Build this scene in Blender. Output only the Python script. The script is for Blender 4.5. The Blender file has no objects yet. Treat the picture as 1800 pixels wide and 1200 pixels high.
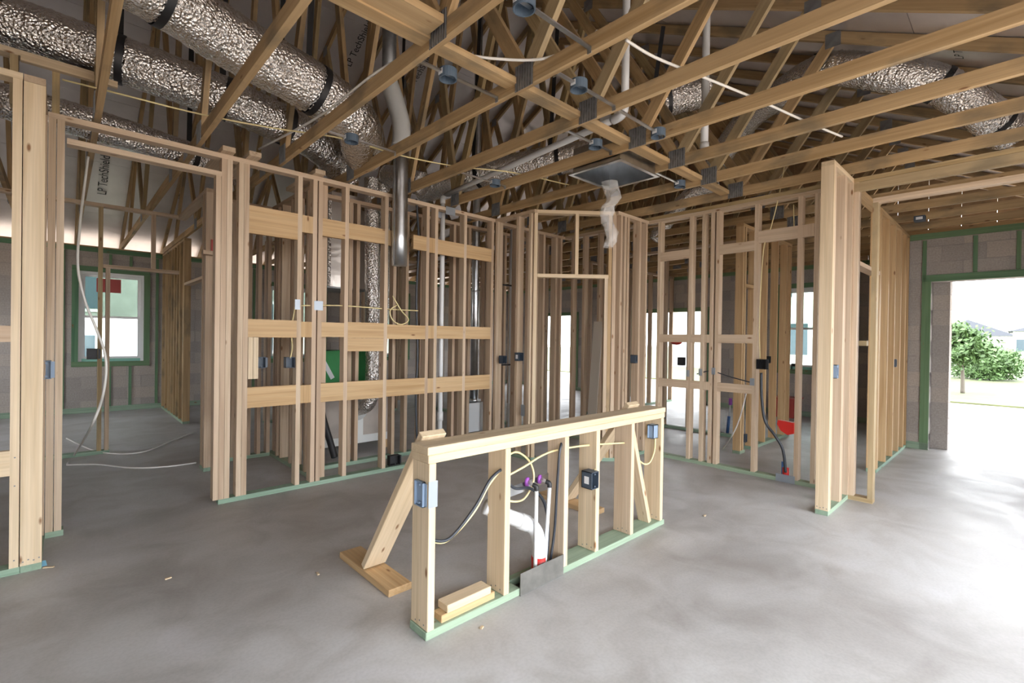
import bpy, bmesh, math, random
from mathutils import Vector, Matrix
random.seed(7)
S = bpy.context.scene
COL = S.collection
# ------------------------------------------------------------------ camera
YAW, PITCH, ROLL, FPX, H = math.radians(46.794), math.radians(-0.3412), math.radians(0.852), 844.0, 1.37
FWD = Vector((math.cos(YAW)*math.cos(PITCH), math.sin(YAW)*math.cos(PITCH), math.sin(PITCH)))
_r = FWD.cross(Vector((0, 0, 1))).normalized(); _u = _r.cross(FWD)
RGT = math.cos(ROLL)*_r + math.sin(ROLL)*_u
UPV = -math.sin(ROLL)*_r + math.cos(ROLL)*_u
CAM = Vector((0, 0, H))
cam = bpy.data.cameras.new('camera'); camo = bpy.data.objects.new('camera', cam); COL.objects.link(camo)
cam.sensor_width = 36; cam.lens = FPX*36/1800; cam.clip_start = 0.05; cam.clip_end = 500
camo.matrix_world = Matrix(((RGT.x, UPV.x, -FWD.x, CAM.x), (RGT.y, UPV.y, -FWD.y, CAM.y), (RGT.z, UPV.z, -FWD.z, CAM.z), (0, 0, 0, 1)))
S.camera = camo
# ------------------------------------------------------------------ light
wd = bpy.data.worlds.new('overcast_sky'); S.world = wd; wd.use_nodes = True
bg = wd.node_tree.nodes['Background']
bg.inputs['Color'].default_value = (0.93, 0.96, 1.0, 1); bg.inputs['Strength'].default_value = 3.0
S.view_settings.view_transform = 'Standard'; S.view_settings.look = 'None'
S.view_settings.exposure = 1.78; S.view_settings.gamma = 1.0; S.view_settings.use_curve_mapping = False
S.cycles.max_bounces = 8; S.cycles.diffuse_bounces = 5; S.cycles.glossy_bounces = 4
S.cycles.caustics_reflective = False; S.cycles.caustics_refractive = False
S.cycles.sample_clamp_indirect = 6

# ------------------------------------------------------------------ pixel helpers
def ray(x, y): return FWD + RGT*((x-900)/FPX) - UPV*((y-600)/FPX)
def at(x, y, ax, v):
    d = ray(x, y); i = 'xyz'.index(ax); return CAM + d*((v-CAM[i])/d[i])
def dep(x, y, t): return CAM + ray(x, y)*t
def sx(px, y0, py=600): return at(px, py, 'y', y0).x
def sy(px, x0, py=600): return at(px, py, 'x', x0).y

# ------------------------------------------------------------------ materials
def newmat(name):
    m = bpy.data.materials.new(name); m.use_nodes = True
    nt = m.node_tree; return m, nt, nt.nodes['Principled BSDF']
def N(nt, t, **k):
    n = nt.nodes.new(t)
    for a, b in k.items(): setattr(n, a, b)
    return n
def ramp(nt, stops):
    r = N(nt, 'ShaderNodeValToRGB'); e = r.color_ramp.elements
    while len(e) < len(stops): e.new(0.5)
    for i, (p, c) in enumerate(stops):
        e[i].position = p; e[i].color = (*c, 1) if len(c) == 3 else c
    return r
def mixc(nt, fac, a, b, mode='MIX'):
    m = N(nt, 'ShaderNodeMix', data_type='RGBA', blend_type=mode)
    for s, v in (('Factor', fac), ('A', a), ('B', b)):
        idx = {'Factor': 0, 'A': 6, 'B': 7}[s]
        if hasattr(v, 'links') or hasattr(v, 'is_output'): nt.links.new(v, m.inputs[idx])
        else: m.inputs[idx].default_value = v if idx == 0 else (*v, 1)
    return m.outputs[2]
def wood(name, c_dark, c_light, c_alt, knot=(0.22, 0.11, 0.05), rough=0.62, stain=0.0):
    m, nt, b = newmat(name); L = nt.links.new
    tc = N(nt, 'ShaderNodeTexCoord'); oi = N(nt, 'ShaderNodeObjectInfo')
    off = N(nt, 'ShaderNodeVectorMath', operation='SCALE'); off.inputs[0].default_value = (13.1, 7.7, 29.3)
    L(oi.outputs['Random'], off.inputs['Scale'])
    add = N(nt, 'ShaderNodeVectorMath', operation='ADD'); L(tc.outputs['Object'], add.inputs[0]); L(off.outputs[0], add.inputs[1])
    def nz(scale, detail=3, dist=0.0):
        mp = N(nt, 'ShaderNodeMapping'); mp.inputs['Scale'].default_value = scale; L(add.outputs[0], mp.inputs[0])
        n = N(nt, 'ShaderNodeTexNoise'); n.inputs['Scale'].default_value = 1; n.inputs['Detail'].default_value = detail
        n.inputs['Distortion'].default_value = dist; L(mp.outputs[0], n.inputs['Vector']); return n.outputs['Fac']
    fine = nz((110, 110, 2.2), 2); broad = nz((22, 22, 0.9), 3, 0.6)
    r1 = ramp(nt, [(0.3, c_dark), (0.62, c_light)]); L(broad, r1.inputs[0])
    r2 = ramp(nt, [(0.35, (0.72, 0.72, 0.72)), (0.65, (1, 1, 1))]); L(fine, r2.inputs[0])
    c = mixc(nt, 0.55, r1.outputs[0], r2.outputs[0], 'MULTIPLY')
    rr = N(nt, 'ShaderNodeMath', operation='MULTIPLY'); L(oi.outputs['Random'], rr.inputs[0]); rr.inputs[1].default_value = 0.75
    c = mixc(nt, rr.outputs[0], c, mixc(nt, 0.6, c, c_alt))
    # knots
    mp = N(nt, 'ShaderNodeMapping'); mp.inputs['Scale'].default_value = (9, 9, 3.2); L(add.outputs[0], mp.inputs[0])
    v = N(nt, 'ShaderNodeTexVoronoi'); v.inputs['Scale'].default_value = 1; L(mp.outputs[0], v.inputs['Vector'])
    rk = ramp(nt, [(0.045, (1, 1, 1)), (0.10, (0, 0, 0))]); L(v.outputs['Distance'], rk.inputs[0])
    c = mixc(nt, rk.outputs[0], c, knot)
    if stain:
        st = nz((5, 5, 2.5), 4); rs = ramp(nt, [(0.52, (0, 0, 0)), (0.68, (stain, stain, stain))]); L(st, rs.inputs[0])
        c = mixc(nt, rs.outputs[0], c, (0.13, 0.115, 0.085))
    # end grain
    sp = N(nt, 'ShaderNodeSeparateXYZ'); L(tc.outputs['Normal'], sp.inputs[0])
    ab = N(nt, 'ShaderNodeMath', operation='ABSOLUTE'); L(sp.outputs['Z'], ab.inputs[0])
    gt = N(nt, 'ShaderNodeMath', operation='GREATER_THAN'); L(ab.outputs[0], gt.inputs[0]); gt.inputs[1].default_value = 0.9
    ge = N(nt, 'ShaderNodeMath', operation='MULTIPLY'); L(gt.outputs[0], ge.inputs[0]); ge.inputs[1].default_value = 0.45
    c = mixc(nt, ge.outputs[0], c, tuple(x*0.75 for x in c_dark))
    L(c, b.inputs['Base Color']); b.inputs['Roughness'].default_value = rough
    b.inputs['Specular IOR Level'].default_value = 0.3
    bp = N(nt, 'ShaderNodeBump'); bp.inputs['Strength'].default_value = 0.15; bp.inputs['Distance'].default_value = 0.002
    L(fine, bp.inputs['Height']); L(bp.outputs[0], b.inputs['Normal'])
    return m
M = {}
M['spf'] = wood('spruce_lumber', (0.50, 0.375, 0.255), (0.66, 0.53, 0.39), (0.55, 0.40, 0.285))
M['near'] = wood('pale_spruce_lumber', (0.56, 0.43, 0.275), (0.71, 0.58, 0.41), (0.64, 0.49, 0.32))
M['tan'] = wood('tan_spruce_lumber', (0.42, 0.305, 0.205), (0.58, 0.45, 0.325), (0.48, 0.335, 0.235))
M['syp'] = wood('yellow_pine_lumber', (0.36, 0.225, 0.10), (0.54, 0.375, 0.20), (0.45, 0.32, 0.18), stain=0.6)
M['blk'] = wood('orange_pine_blocking', (0.46, 0.285, 0.13), (0.60, 0.41, 0.22), (0.62, 0.45, 0.27))
M['weather'] = wood('weathered_pine', (0.33, 0.225, 0.10), (0.48, 0.36, 0.19), (0.37, 0.30, 0.21), stain=0.5)
M['pt'] = wood('green_treated_lumber', (0.20, 0.315, 0.235), (0.32, 0.44, 0.335), (0.34, 0.37, 0.25), rough=0.7)
M['furr'] = wood('green_furring', (0.085, 0.19, 0.11), (0.15, 0.28, 0.165), (0.22, 0.27, 0.13), rough=0.75)

def simple(name, col, rough=0.5, metal=0.0, noise=0.0, nscale=20, bump=0.0, alpha=1.0, trans=0.0, emit=None):
    m, nt, b = newmat(name); L = nt.links.new
    b.inputs['Base Color'].default_value = (*col, 1); b.inputs['Roughness'].default_value = rough; b.inputs['Metallic'].default_value = metal
    if noise or bump:
        tc = N(nt, 'ShaderNodeTexCoord'); n = N(nt, 'ShaderNodeTexNoise'); n.inputs['Scale'].default_value = nscale; n.inputs['Detail'].default_value = 4
        L(tc.outputs['Object'], n.inputs['Vector'])
        if noise:
            r = ramp(nt, [(0.3, tuple(max(0, x*(1-noise)) for x in col)), (0.7, tuple(min(1, x*(1+noise)) for x in col))])
            L(n.outputs['Fac'], r.inputs[0]); L(r.outputs[0], b.inputs['Base Color'])
        if bump:
            bp = N(nt, 'ShaderNodeBump'); bp.inputs['Strength'].default_value = bump; bp.inputs['Distance'].default_value = 0.01
            L(n.outputs['Fac'], bp.inputs['Height']); L(bp.outputs[0], b.inputs['Normal'])
    if trans: b.inputs['Transmission Weight'].default_value = trans
    if alpha < 1: b.inputs['Alpha'].default_value = alpha
    return m
M['pvc'] = simple('white_pvc', (0.64, 0.65, 0.66), 0.3)
M['white'] = simple('white_vinyl', (0.80, 0.82, 0.82), 0.35)
M['wpanel'] = simple('white_painted_metal', (0.70, 0.73, 0.76), 0.4)
M['bluebox'] = simple('blue_grey_plastic', (0.23, 0.31, 0.42), 0.45)
M['darkbox'] = simple('slate_plastic', (0.055, 0.075, 0.105), 0.45)
M['canbox'] = simple('slate_blue_plastic', (0.085, 0.12, 0.165), 0.45)
M['black'] = simple('black_rubber', (0.012, 0.012, 0.014), 0.5)
M['sticker'] = simple('white_sticker', (0.75, 0.76, 0.78), 0.5)
M['galv'] = simple('galvanised_steel', (0.56, 0.58, 0.60), 0.28, 1.0, 0.15, 9)
M['dull'] = simple('dull_grey_steel', (0.30, 0.31, 0.32), 0.5, 0.8, 0.2, 12)
M['dsteel'] = simple('dark_truss_plate', (0.22, 0.225, 0.23), 0.55, 0.6, 0.3, 40)
M['osb'] = simple('brown_gable_board', (0.30, 0.19, 0.10), 0.85, 0, 0.3, 7)
M['dkplate'] = simple('dark_steel_plate', (0.19, 0.185, 0.17), 0.5, 0.55, 0.2, 14)
M['gplate'] = simple('grey_nail_plate', (0.34, 0.38, 0.43), 0.45, 0.5)
M['yellow'] = simple('yellow_cable_jacket', (0.74, 0.63, 0.33), 0.45)
M['whitec'] = simple('white_cable_jacket', (0.72, 0.70, 0.66), 0.45)
M['blackc'] = simple('black_cable_jacket', (0.03, 0.035, 0.045), 0.4)
M['red'] = simple('red_plastic', (0.55, 0.02, 0.015), 0.4)
M['purple'] = simple('purple_plastic', (0.36, 0.10, 0.50), 0.4)
M['bluep'] = simple('blue_plastic', (0.06, 0.16, 0.42), 0.4)
M['orange'] = simple('orange_lumber_wrap', (0.55, 0.30, 0.12), 0.6)
M['greenbox'] = simple('green_cardboard', (0.03, 0.26, 0.07), 0.6, 0, 0.1, 6)
M['ductboard'] = simple('grey_duct_board', (0.42, 0.37, 0.33), 0.6, 0.0, 0.12, 5)
M['tape'] = simple('white_mastic', (0.66, 0.67, 0.66), 0.6)
M['sheet'] = simple('pale_sheet_board', (0.62, 0.57, 0.50), 0.7)
M['paper'] = simple('light_blue_paper', (0.25, 0.55, 0.75), 0.6)
M['mortar'] = simple('grey_mortar', (0.36, 0.33, 0.31), 0.9, 0, 0.15, 12)
def blockmat():
    m, nt, b = newmat('concrete_block'); L = nt.links.new
    tc = N(nt, 'ShaderNodeTexCoord'); oi = N(nt, 'ShaderNodeObjectInfo')
    n = N(nt, 'ShaderNodeTexNoise'); n.inputs['Scale'].default_value = 60; n.inputs['Detail'].default_value = 3; L(tc.outputs['Object'], n.inputs['Vector'])
    r = ramp(nt, [(0.25, (0.34, 0.305, 0.28)), (0.75, (0.47, 0.43, 0.395))]); L(n.outputs['Fac'], r.inputs[0])
    k = ramp(nt, [(0.0, (0.86, 0.86, 0.87)), (0.5, (1, 1, 1)), (1.0, (1.12, 1.08, 1.03))]); L(oi.outputs['Random'], k.inputs[0])
    L(mixc(nt, 1.0, r.outputs[0], k.outputs[0], 'MULTIPLY'), b.inputs['Base Color']); b.inputs['Roughness'].default_value = 0.92
    bp = N(nt, 'ShaderNodeBump'); bp.inputs['Strength'].default_value = 0.4; bp.inputs['Distance'].default_value = 0.004; L(n.outputs['Fac'], bp.inputs['Height']); L(bp.outputs[0], b.inputs['Normal'])
    return m
M['block'] = blockmat()
def foilmat(name, col, rough, scale, strength):
    m, nt, b = newmat(name); L = nt.links.new
    tc = N(nt, 'ShaderNodeTexCoord')
    v = N(nt, 'ShaderNodeTexVoronoi'); v.inputs['Scale'].default_value = scale; L(tc.outputs['Object'], v.inputs['Vector'])
    n = N(nt, 'ShaderNodeTexNoise'); n.inputs['Scale'].default_value = scale*0.7; n.inputs['Detail'].default_value = 3; n.inputs['Distortion'].default_value = 1.5; L(tc.outputs['Object'], n.inputs['Vector'])
    a = N(nt, 'ShaderNodeMath', operation='ADD'); L(v.outputs['Distance'], a.inputs[0]); L(n.outputs['Fac'], a.inputs[1])
    bp = N(nt, 'ShaderNodeBump'); bp.inputs['Strength'].default_value = strength; bp.inputs['Distance'].default_value = 0.02; L(a.outputs[0], bp.inputs['Height']); L(bp.outputs[0], b.inputs['Normal'])
    b.inputs['Base Color'].default_value = (*col, 1); b.inputs['Metallic'].default_value = 1; b.inputs['Roughness'].default_value = rough
    return m
M['foil'] = foilmat('crinkled_foil', (0.74, 0.71, 0.68), 0.2, 55, 0.55)
M['foilbox'] = foilmat('foil_faced_board', (0.62, 0.57, 0.53), 0.35, 5, 0.25)
def sheathmat():
    m, nt, b = newmat('foil_roof_sheathing'); L = nt.links.new
    tc = N(nt, 'ShaderNodeTexCoord'); n = N(nt, 'ShaderNodeTexNoise'); n.inputs['Scale'].default_value = 3; n.inputs['Detail'].default_value = 4; L(tc.outputs['Object'], n.inputs['Vector'])
    r = ramp(nt, [(0.3, (0.66, 0.61, 0.59)), (0.7, (0.76, 0.71, 0.69))]); L(n.outputs['Fac'], r.inputs[0]); L(r.outputs[0], b.inputs['Base Color'])
    b.inputs['Metallic'].default_value = 0.75; b.inputs['Roughness'].default_value = 0.42
    n2 = N(nt, 'ShaderNodeTexNoise'); n2.inputs['Scale'].default_value = 18; L(tc.outputs['Object'], n2.inputs['Vector'])
    bp = N(nt, 'ShaderNodeBump'); bp.inputs['Strength'].default_value = 0.12; bp.inputs['Distance'].default_value = 0.01; L(n2.outputs['Fac'], bp.inputs['Height']); L(bp.outputs[0], b.inputs['Normal'])
    return m
M['sheath'] = sheathmat()
M['ink'] = simple('black_print', (0.02, 0.02, 0.02), 0.8)
def floormat():
    m, nt, b = newmat('troweled_concrete'); L = nt.links.new
    tc = N(nt, 'ShaderNodeTexCoord')
    def nz(sc, d, dist=0.0):
        n = N(nt, 'ShaderNodeTexNoise'); n.inputs['Scale'].default_value = sc; n.inputs['Detail'].default_value = d; n.inputs['Distortion'].default_value = dist
        L(tc.outputs['Object'], n.inputs['Vector']); return n.outputs['Fac']
    big = nz(0.55, 5, 0.8); mid = nz(2.6, 6, 1.0); fine = nz(70, 3)
    r = ramp(nt, [(0.3, (0.36, 0.345, 0.335)), (0.5, (0.49, 0.48, 0.475)), (0.72, (0.57, 0.57, 0.575))]); L(big, r.inputs[0])
    r2 = ramp(nt, [(0.32, (0.76, 0.74, 0.72)), (0.55, (1, 1, 1)), (0.75, (1.1, 1.1, 1.13))]); L(mid, r2.inputs[0])
    c = mixc(nt, 0.9, r.outputs[0], r2.outputs[0], 'MULTIPLY')
    r3 = ramp(nt, [(0.35, (0.9, 0.9, 0.9)), (0.6, (1, 1, 1))]); L(fine, r3.inputs[0])
    c = mixc(nt, 0.7, c, r3.outputs[0], 'MULTIPLY')
    L(c, b.inputs['Base Color'])
    rr = ramp(nt, [(0.3, (0.42,)*3), (0.7, (0.62,)*3)]); L(mid, rr.inputs[0]); L(rr.outputs[0], b.inputs['Roughness'])
    bp = N(nt, 'ShaderNodeBump'); bp.inputs['Strength'].default_value = 0.12; bp.inputs['Distance'].default_value = 0.004; L(mid, bp.inputs['Height']); L(bp.outputs[0], b.inputs['Normal'])
    return m
M['floor'] = floormat()
M['dirt'] = simple('sandy_dirt', (0.50, 0.42, 0.35), 0.95, 0, 0.25, 3)
M['grass'] = simple('lawn_grass', (0.105, 0.125, 0.055), 0.9, 0, 0.25, 2)
M['leaf'] = simple('leaf_green', (0.075, 0.14, 0.04), 0.6, 0, 0.3, 3)
M['bark'] = simple('pale_bark', (0.12, 0.10, 0.08), 0.8)
M['hwall'] = simple('white_siding', (0.80, 0.80, 0.78), 0.7)
M['hroof'] = simple('grey_shingles', (0.050, 0.054, 0.064), 0.8)
M['nwall'] = simple('grey_green_neighbour_wall', (0.27, 0.28, 0.25), 0.8, 0, 0.2, 2)
M['hglass'] = simple('dark_window_glass', (0.08, 0.11, 0.13), 0.1)
M['teal'] = simple('teal_film', (0.25, 0.55, 0.45), 0.5)
M['redfilm'] = simple('red_sticker', (0.45, 0.07, 0.06), 0.5)
def glassmat(name='window_glass', c=(0.86, 0.95, 0.92)):
    m, nt, b = newmat(name); b.inputs['Base Color'].default_value = (*c, 1)
    b.inputs['Roughness'].default_value = 0.0; b.inputs['Transmission Weight'].default_value = 1.0; b.inputs['IOR'].default_value = 1.01
    return m
M['glass'] = glassmat()
M['glass2'] = glassmat('tinted_window_glass', (0.40, 0.52, 0.46))
M['plastic'] = simple('clear_plastic_sheet', (0.85, 0.85, 0.85), 0.12, 0, alpha=0.28)

# ------------------------------------------------------------------ object helpers
def thing(name, label, cat, loc=(0, 0, 0), group=None, kind=None):
    o = bpy.data.objects.new(name, None); COL.objects.link(o); o.location = loc; o.empty_display_size = 0.1
    return tag(o, label, cat, group, kind)
def tag(o, label, cat, group=None, kind=None):
    o['label'] = label; o['category'] = cat
    if group: o['group'] = group
    if kind: o['kind'] = kind
    return o
def link(name, me, mat, root, mw):
    o = bpy.data.objects.new(name, me); COL.objects.link(o)
    if mat is not None and not me.materials: me.materials.append(mat)
    o.matrix_world = mw
    if root is not None:
        o.parent = root; r = root; off = Vector((0, 0, 0)); inv = Matrix.Identity(4)
        while r is not None:
            inv = inv @ Matrix.Identity(4); r = r.parent
        # all roots are unrotated empties or meshes placed with their own matrix
        o.matrix_parent_inverse = wm(root).inverted()
    return o
_wm = {}
def wm(o):
    m = o.matrix_basis.copy()
    if o.parent is not None: m = wm(o.parent) @ o.matrix_parent_inverse @ m
    return m
_mc = {}
def boxmesh(w, t, l, mat, bev=0.0):
    key = (round(w, 3), round(t, 3), round(l, 3), mat, bev)
    if key in _mc: return _mc[key]
    bm = bmesh.new(); bmesh.ops.create_cube(bm, size=1)
    bmesh.ops.scale(bm, vec=(w, t, l), verts=bm.verts)
    if bev: bmesh.ops.bevel(bm, geom=list(bm.edges), offset=bev, segments=1, affect='EDGES')
    me = bpy.data.meshes.new('piece'); bm.to_mesh(me); bm.free(); me.materials.append(M[mat]); _mc[key] = me
    return me
AX = {0: Matrix(((0, 0, 1), (0, 1, 0), (-1, 0, 0))).to_4x4(), 1: Matrix(((1, 0, 0), (0, 0, 1), (0, -1, 0))).to_4x4(), 2: Matrix.Identity(4)}
def B(name, mn, mx, mat, root=None, bev=0.0, long=None):
    mn, mx = Vector([min(a, b) for a, b in zip(mn, mx)]), Vector([max(a, b) for a, b in zip(mn, mx)])
    d = mx-mn; i = long if long is not None else max(range(3), key=lambda k: d[k])
    if i == 2: w, t = d.x, d.y
    elif i == 0: w, t = d.z, d.y
    else: w, t = d.x, d.z
    return link(name, boxmesh(w, t, d[i], mat, bev), None, root, Matrix.Translation((mn+mx)/2) @ AX[i])
def Mb(name, p0, p1, wdir, w, t, mat, root=None, bev=0.0):
    p0, p1 = Vector(p0), Vector(p1); z = (p1-p0); l = z.length; z.normalize()
    x = Vector(wdir); x = (x - z*x.dot(z)).normalized(); y = z.cross(x)
    m = Matrix(((x.x, y.x, z.x, 0), (x.y, y.y, z.y, 0), (x.z, y.z, z.z, 0), (0, 0, 0, 1)))
    return link(name, boxmesh(w, t, l, mat, bev), None, root, Matrix.Translation((p0+p1)/2) @ m)
def mesh_obj(name, bm, mat, root=None, smooth=False):
    me = bpy.data.meshes.new(name); bm.to_mesh(me); bm.free()
    if smooth:
        for p in me.polygons: p.use_smooth = True
    me.materials.append(M[mat]); 
    c = sum((v.co for v in me.vertices), Vector())/max(1, len(me.vertices))
    for v in me.vertices: v.co -= c
    return link(name, me, None, root, Matrix.Translation(c))
def spline(pts, n=10):
    P = [Vector(p) for p in pts]
    if len(P) == 2: return [P[0].lerp(P[1], i/n) for i in range(n+1)]
    out = []
    for i in range(len(P)-1):
        a, b, c, d = P[max(i-1, 0)], P[i], P[i+1], P[min(i+2, len(P)-1)]
        for k in range(n):
            t = k/n
            out.append(0.5*((2*b)+(c-a)*t+(2*a-5*b+4*c-d)*t*t+(-a+3*b-3*c+d)*t**3))
    out.append(P[-1]); return out
def tube_bm(path, rad, seg=12, wr=0.0, cap=True, bm=None):
    bm = bm or bmesh.new(); rings = []; up = Vector((0, 0, 1)); prev = None
    for i, p in enumerate(path):
        d = (path[min(i+1, len(path)-1)]-path[max(i-1, 0)]).normalized()
        if prev is None: x = d.cross(up if abs(d.z) < 0.9 else Vector((1, 0, 0))).normalized()
        else: x = (prev - d*prev.dot(d)).normalized()
        prev = x; y = d.cross(x); r0 = rad(i/(len(path)-1)) if callable(rad) else rad
        ring = []
        for k in range(seg):
            a = 2*math.pi*k/seg; r = r0*(1+wr*random.uniform(-1, 1))
            ring.append(bm.verts.new(p + x*math.cos(a)*r + y*math.sin(a)*r))
        rings.append(ring)
    for a, b in zip(rings, rings[1:]):
        for k in range(seg): bm.faces.new((a[k], a[(k+1) % seg], b[(k+1) % seg], b[k]))
    if cap: bm.faces.new(rings[0][::-1]); bm.faces.new(rings[-1])
    return bm
def tube(name, pts, rad, mat, root=None, n=10, seg=12, wr=0.0, straight=False, cap=True):
    path = [Vector(p) for p in pts] if straight else spline(pts, n)
    return mesh_obj(name, tube_bm(path, rad, seg, wr, cap), mat, root, True)

# ================================================================== SETTING
TOP = 2.82; CH = 2.85; FW, FT = 0.089, 0.038
fl = B('floor', (-2.7, -1.6, -0.12), (10.35, 11.1, 0), 'floor', None, 0, 2)
tag(fl, 'grey troweled concrete slab floor with dusty stains', 'floor', kind='structure')
# ---- concrete block walls
def block_wall(name, label, axis, c0, c1, a0, a1, z1, holes, inner, furr, plates=True, jambs=True):
    """axis: direction the wall runs along; c0..c1 its thickness; inner: coordinate of the room-side face"""
    root = thing(name, label, 'wall', (a0, c0, 0) if axis == 'x' else (c0, a0, 0), kind='structure')
    def bx(nm, a, b, ca, cb, za, zb, mat, bev=0.0, long=None):
        mn, mx = ((a, ca, za), (b, cb, zb)) if axis == 'x' else ((ca, a, za), (cb, b, zb))
        return B(nm, mn, mx, mat, root, bev, long)
    L, Hh = 0.4064, 0.2032
    ncol = int(math.ceil((a1-a0)/L))+1; nrow = int(math.ceil(z1/Hh))
    ci = 0.008 if inner == c0 else 0
    # mortar core in pieces around holes
    cuts = sorted(set([a0, a1] + [v for h in holes for v in h[:2] if a0 < v < a1]))
    for a, b in zip(cuts, cuts[1:]):
        hs = [h for h in holes if h[0] <= a+1e-4 and h[1] >= b-1e-4]
        spans = [(0, z1)]
        for h in hs: spans = [s for (p, q) in spans for s in ((p, min(q, h[2])), (max(p, h[3]), q)) if s[1]-s[0] > 0.02]
        for p, q in spans: bx('mortar_core', a, b, c0+0.008, c1-0.008, p, q, 'mortar')
    for r in range(nrow):
        za, zb = r*Hh+0.005, min((r+1)*Hh-0.005, z1)
        if zb-za < 0.03: continue
        for c in range(-1, ncol):
            a, b = a0+c*L+(L/2 if r % 2 else 0)+0.005, a0+(c+1)*L+(L/2 if r % 2 else 0)-0.005
            a, b = max(a, a0), min(b, a1)
            segs = [(a, b)]
            for h in holes:
                if zb > h[2]+0.02 and za < h[3]-0.02:
                    segs = [s for (p, q) in segs for s in ((p, min(q, h[0])), (max(p, h[1]), q)) if s[1]-s[0] > 0.04]
            for p, q in segs:
                if q-p > 0.04: bx('block', p, q, c0, c1, za, zb, 'block', 0.0, 0 if axis == 'x' else 1)
    # furring and treated bucks on the room side
    s = -1 if inner == c0 else 1
    f0, f1 = (inner-0.02, inner) if s < 0 else (inner, inner+0.02)
    def hit(a, z0, zt):
        return any(h[0]-0.02 < a < h[1]+0.02 and zt > h[2] and z0 < h[3] for h in holes)
    for a in furr:
        segs = [(0.09, z1-0.09)]
        for h in holes:
            if h[0]-0.05 < a < h[1]+0.05: segs = [x for (p, q) in segs for x in ((p, min(q, h[2]-0.09)), (max(p, h[3]+0.09), q)) if x[1]-x[0] > 0.05]
        for p, q in segs: bx('furring_strip', a-0.02, a+0.02, f0, f1, p, q, 'furr')
    if plates:
        cuts2 = [(a0, a1)]
        for h in holes:
            if h[2] < 0.05: cuts2 = [x for (p, q) in cuts2 for x in ((p, min(q, h[0])), (max(p, h[1]), q)) if x[1]-x[0] > 0.03]
        for p, q in cuts2: bx('base_strip', p, q, f0, f1, 0.0, 0.09, 'pt')
        bx('top_strip', a0, a1, f0, f1, z1-0.075, z1, 'furr')
    for h in holes:
        j0, j1 = (inner-0.022, inner+0.10) if s < 0 else (inner-0.10, inner+0.022)
        bx('buck_board', h[0]-0.085, h[1]+0.085, f0, f1, h[3], h[3]+0.085, 'furr')
        if h[2] > 0.1: bx('buck_board', h[0]-0.085, h[1]+0.085, f0, f1, h[2]-0.085, h[2], 'furr')
        for e, sg in ((h[0], -1), (h[1], 1)):
            bx('buck_board', min(e, e+sg*0.085), max(e, e+sg*0.085), f0, f1, h[2] if h[2] > 0.1 else 0.0, h[3], 'furr')
    return root
DOORH = (-0.45, 0.83, 0.0, 2.19)
wall_r = block_wall('wall_rear', 'grey concrete block wall with green furring around the wide open doorway', 'y', 8.24, 8.44, -1.3, 1.25, 2.82, [DOORH], 8.24,
                    [1.13, 0.90, 0.42, 0.05])
wall_w = block_wall('wall_left', 'shadowed concrete block wall with green furring around the far hall window', 'x', 10.9, 11.1, -2.6, 10.3, 2.82,
                    [(0.21, 1.09, 0.87, 2.41), (3.2, 4.1, 0.87, 2.41), (5.6, 6.5, 0.87, 2.41)], 10.9, [-0.9, -0.5, 0.02, 0.62, 0.9, 1.28, 1.7, 2.1, 2.5, 2.9, 4.4, 4.9, 5.3])
wall_b = block_wall('wall_right', 'far concrete block wall with a window and bright floor length openings', 'y', 10.17, 10.37, 1.15, 11.1, 2.82,
                    [(2.35, 3.25, 0.87, 2.41), (4.72, 6.5, 0.0, 2.03), (8.3, 10.1, 0.0, 2.03)], 10.17, [1.5, 2.0, 3.5, 3.95, 4.4, 7.0, 7.4, 7.8, 10.4])
wall_c = block_wall('wall_return', 'concrete block return wall between the doorway and the far bedroom', 'x', 1.15, 1.35, 8.44, 10.17, 2.82, [], 1.35, [8.8, 9.2, 9.6])
wall_s = block_wall('wall_back', 'concrete block wall behind the viewpoint with a wide opening added to let light in', 'x', -1.5, -1.3, -2.6, 8.44, 2.82, [(-1.9, 5.2, 0.0, 2.72)], -1.3, [-2.3, 5.8, 6.4, 7.0, 7.6])  # unseen wall; its opening is added and sized to light the floor
wall_g = block_wall('wall_side', 'unseen concrete block wall at the near left with an opening added for hall light', 'y', -2.8, -2.6, -1.5, 11.1, 2.82, [(8.0, 9.8, 0.87, 2.41)], -2.6, [])  # unseen wall keeps the left dim; window opening added to light the hall
# the doorway return (thicker block pier outside)
jr = thing('block_pier', 'block pier standing outside the open doorway jamb', 'pier', (8.6, 0.75, 0))
B('mortar_core', (8.45, 0.665, 0), (8.715, 0.855, 2.23), 'mortar', jr)
for r in range(11): B('block', (8.445, 0.66, r*0.2032+0.004), (8.72, 0.86, (r+1)*0.2032-0.004), 'block', jr, 0.0, 0)

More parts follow.
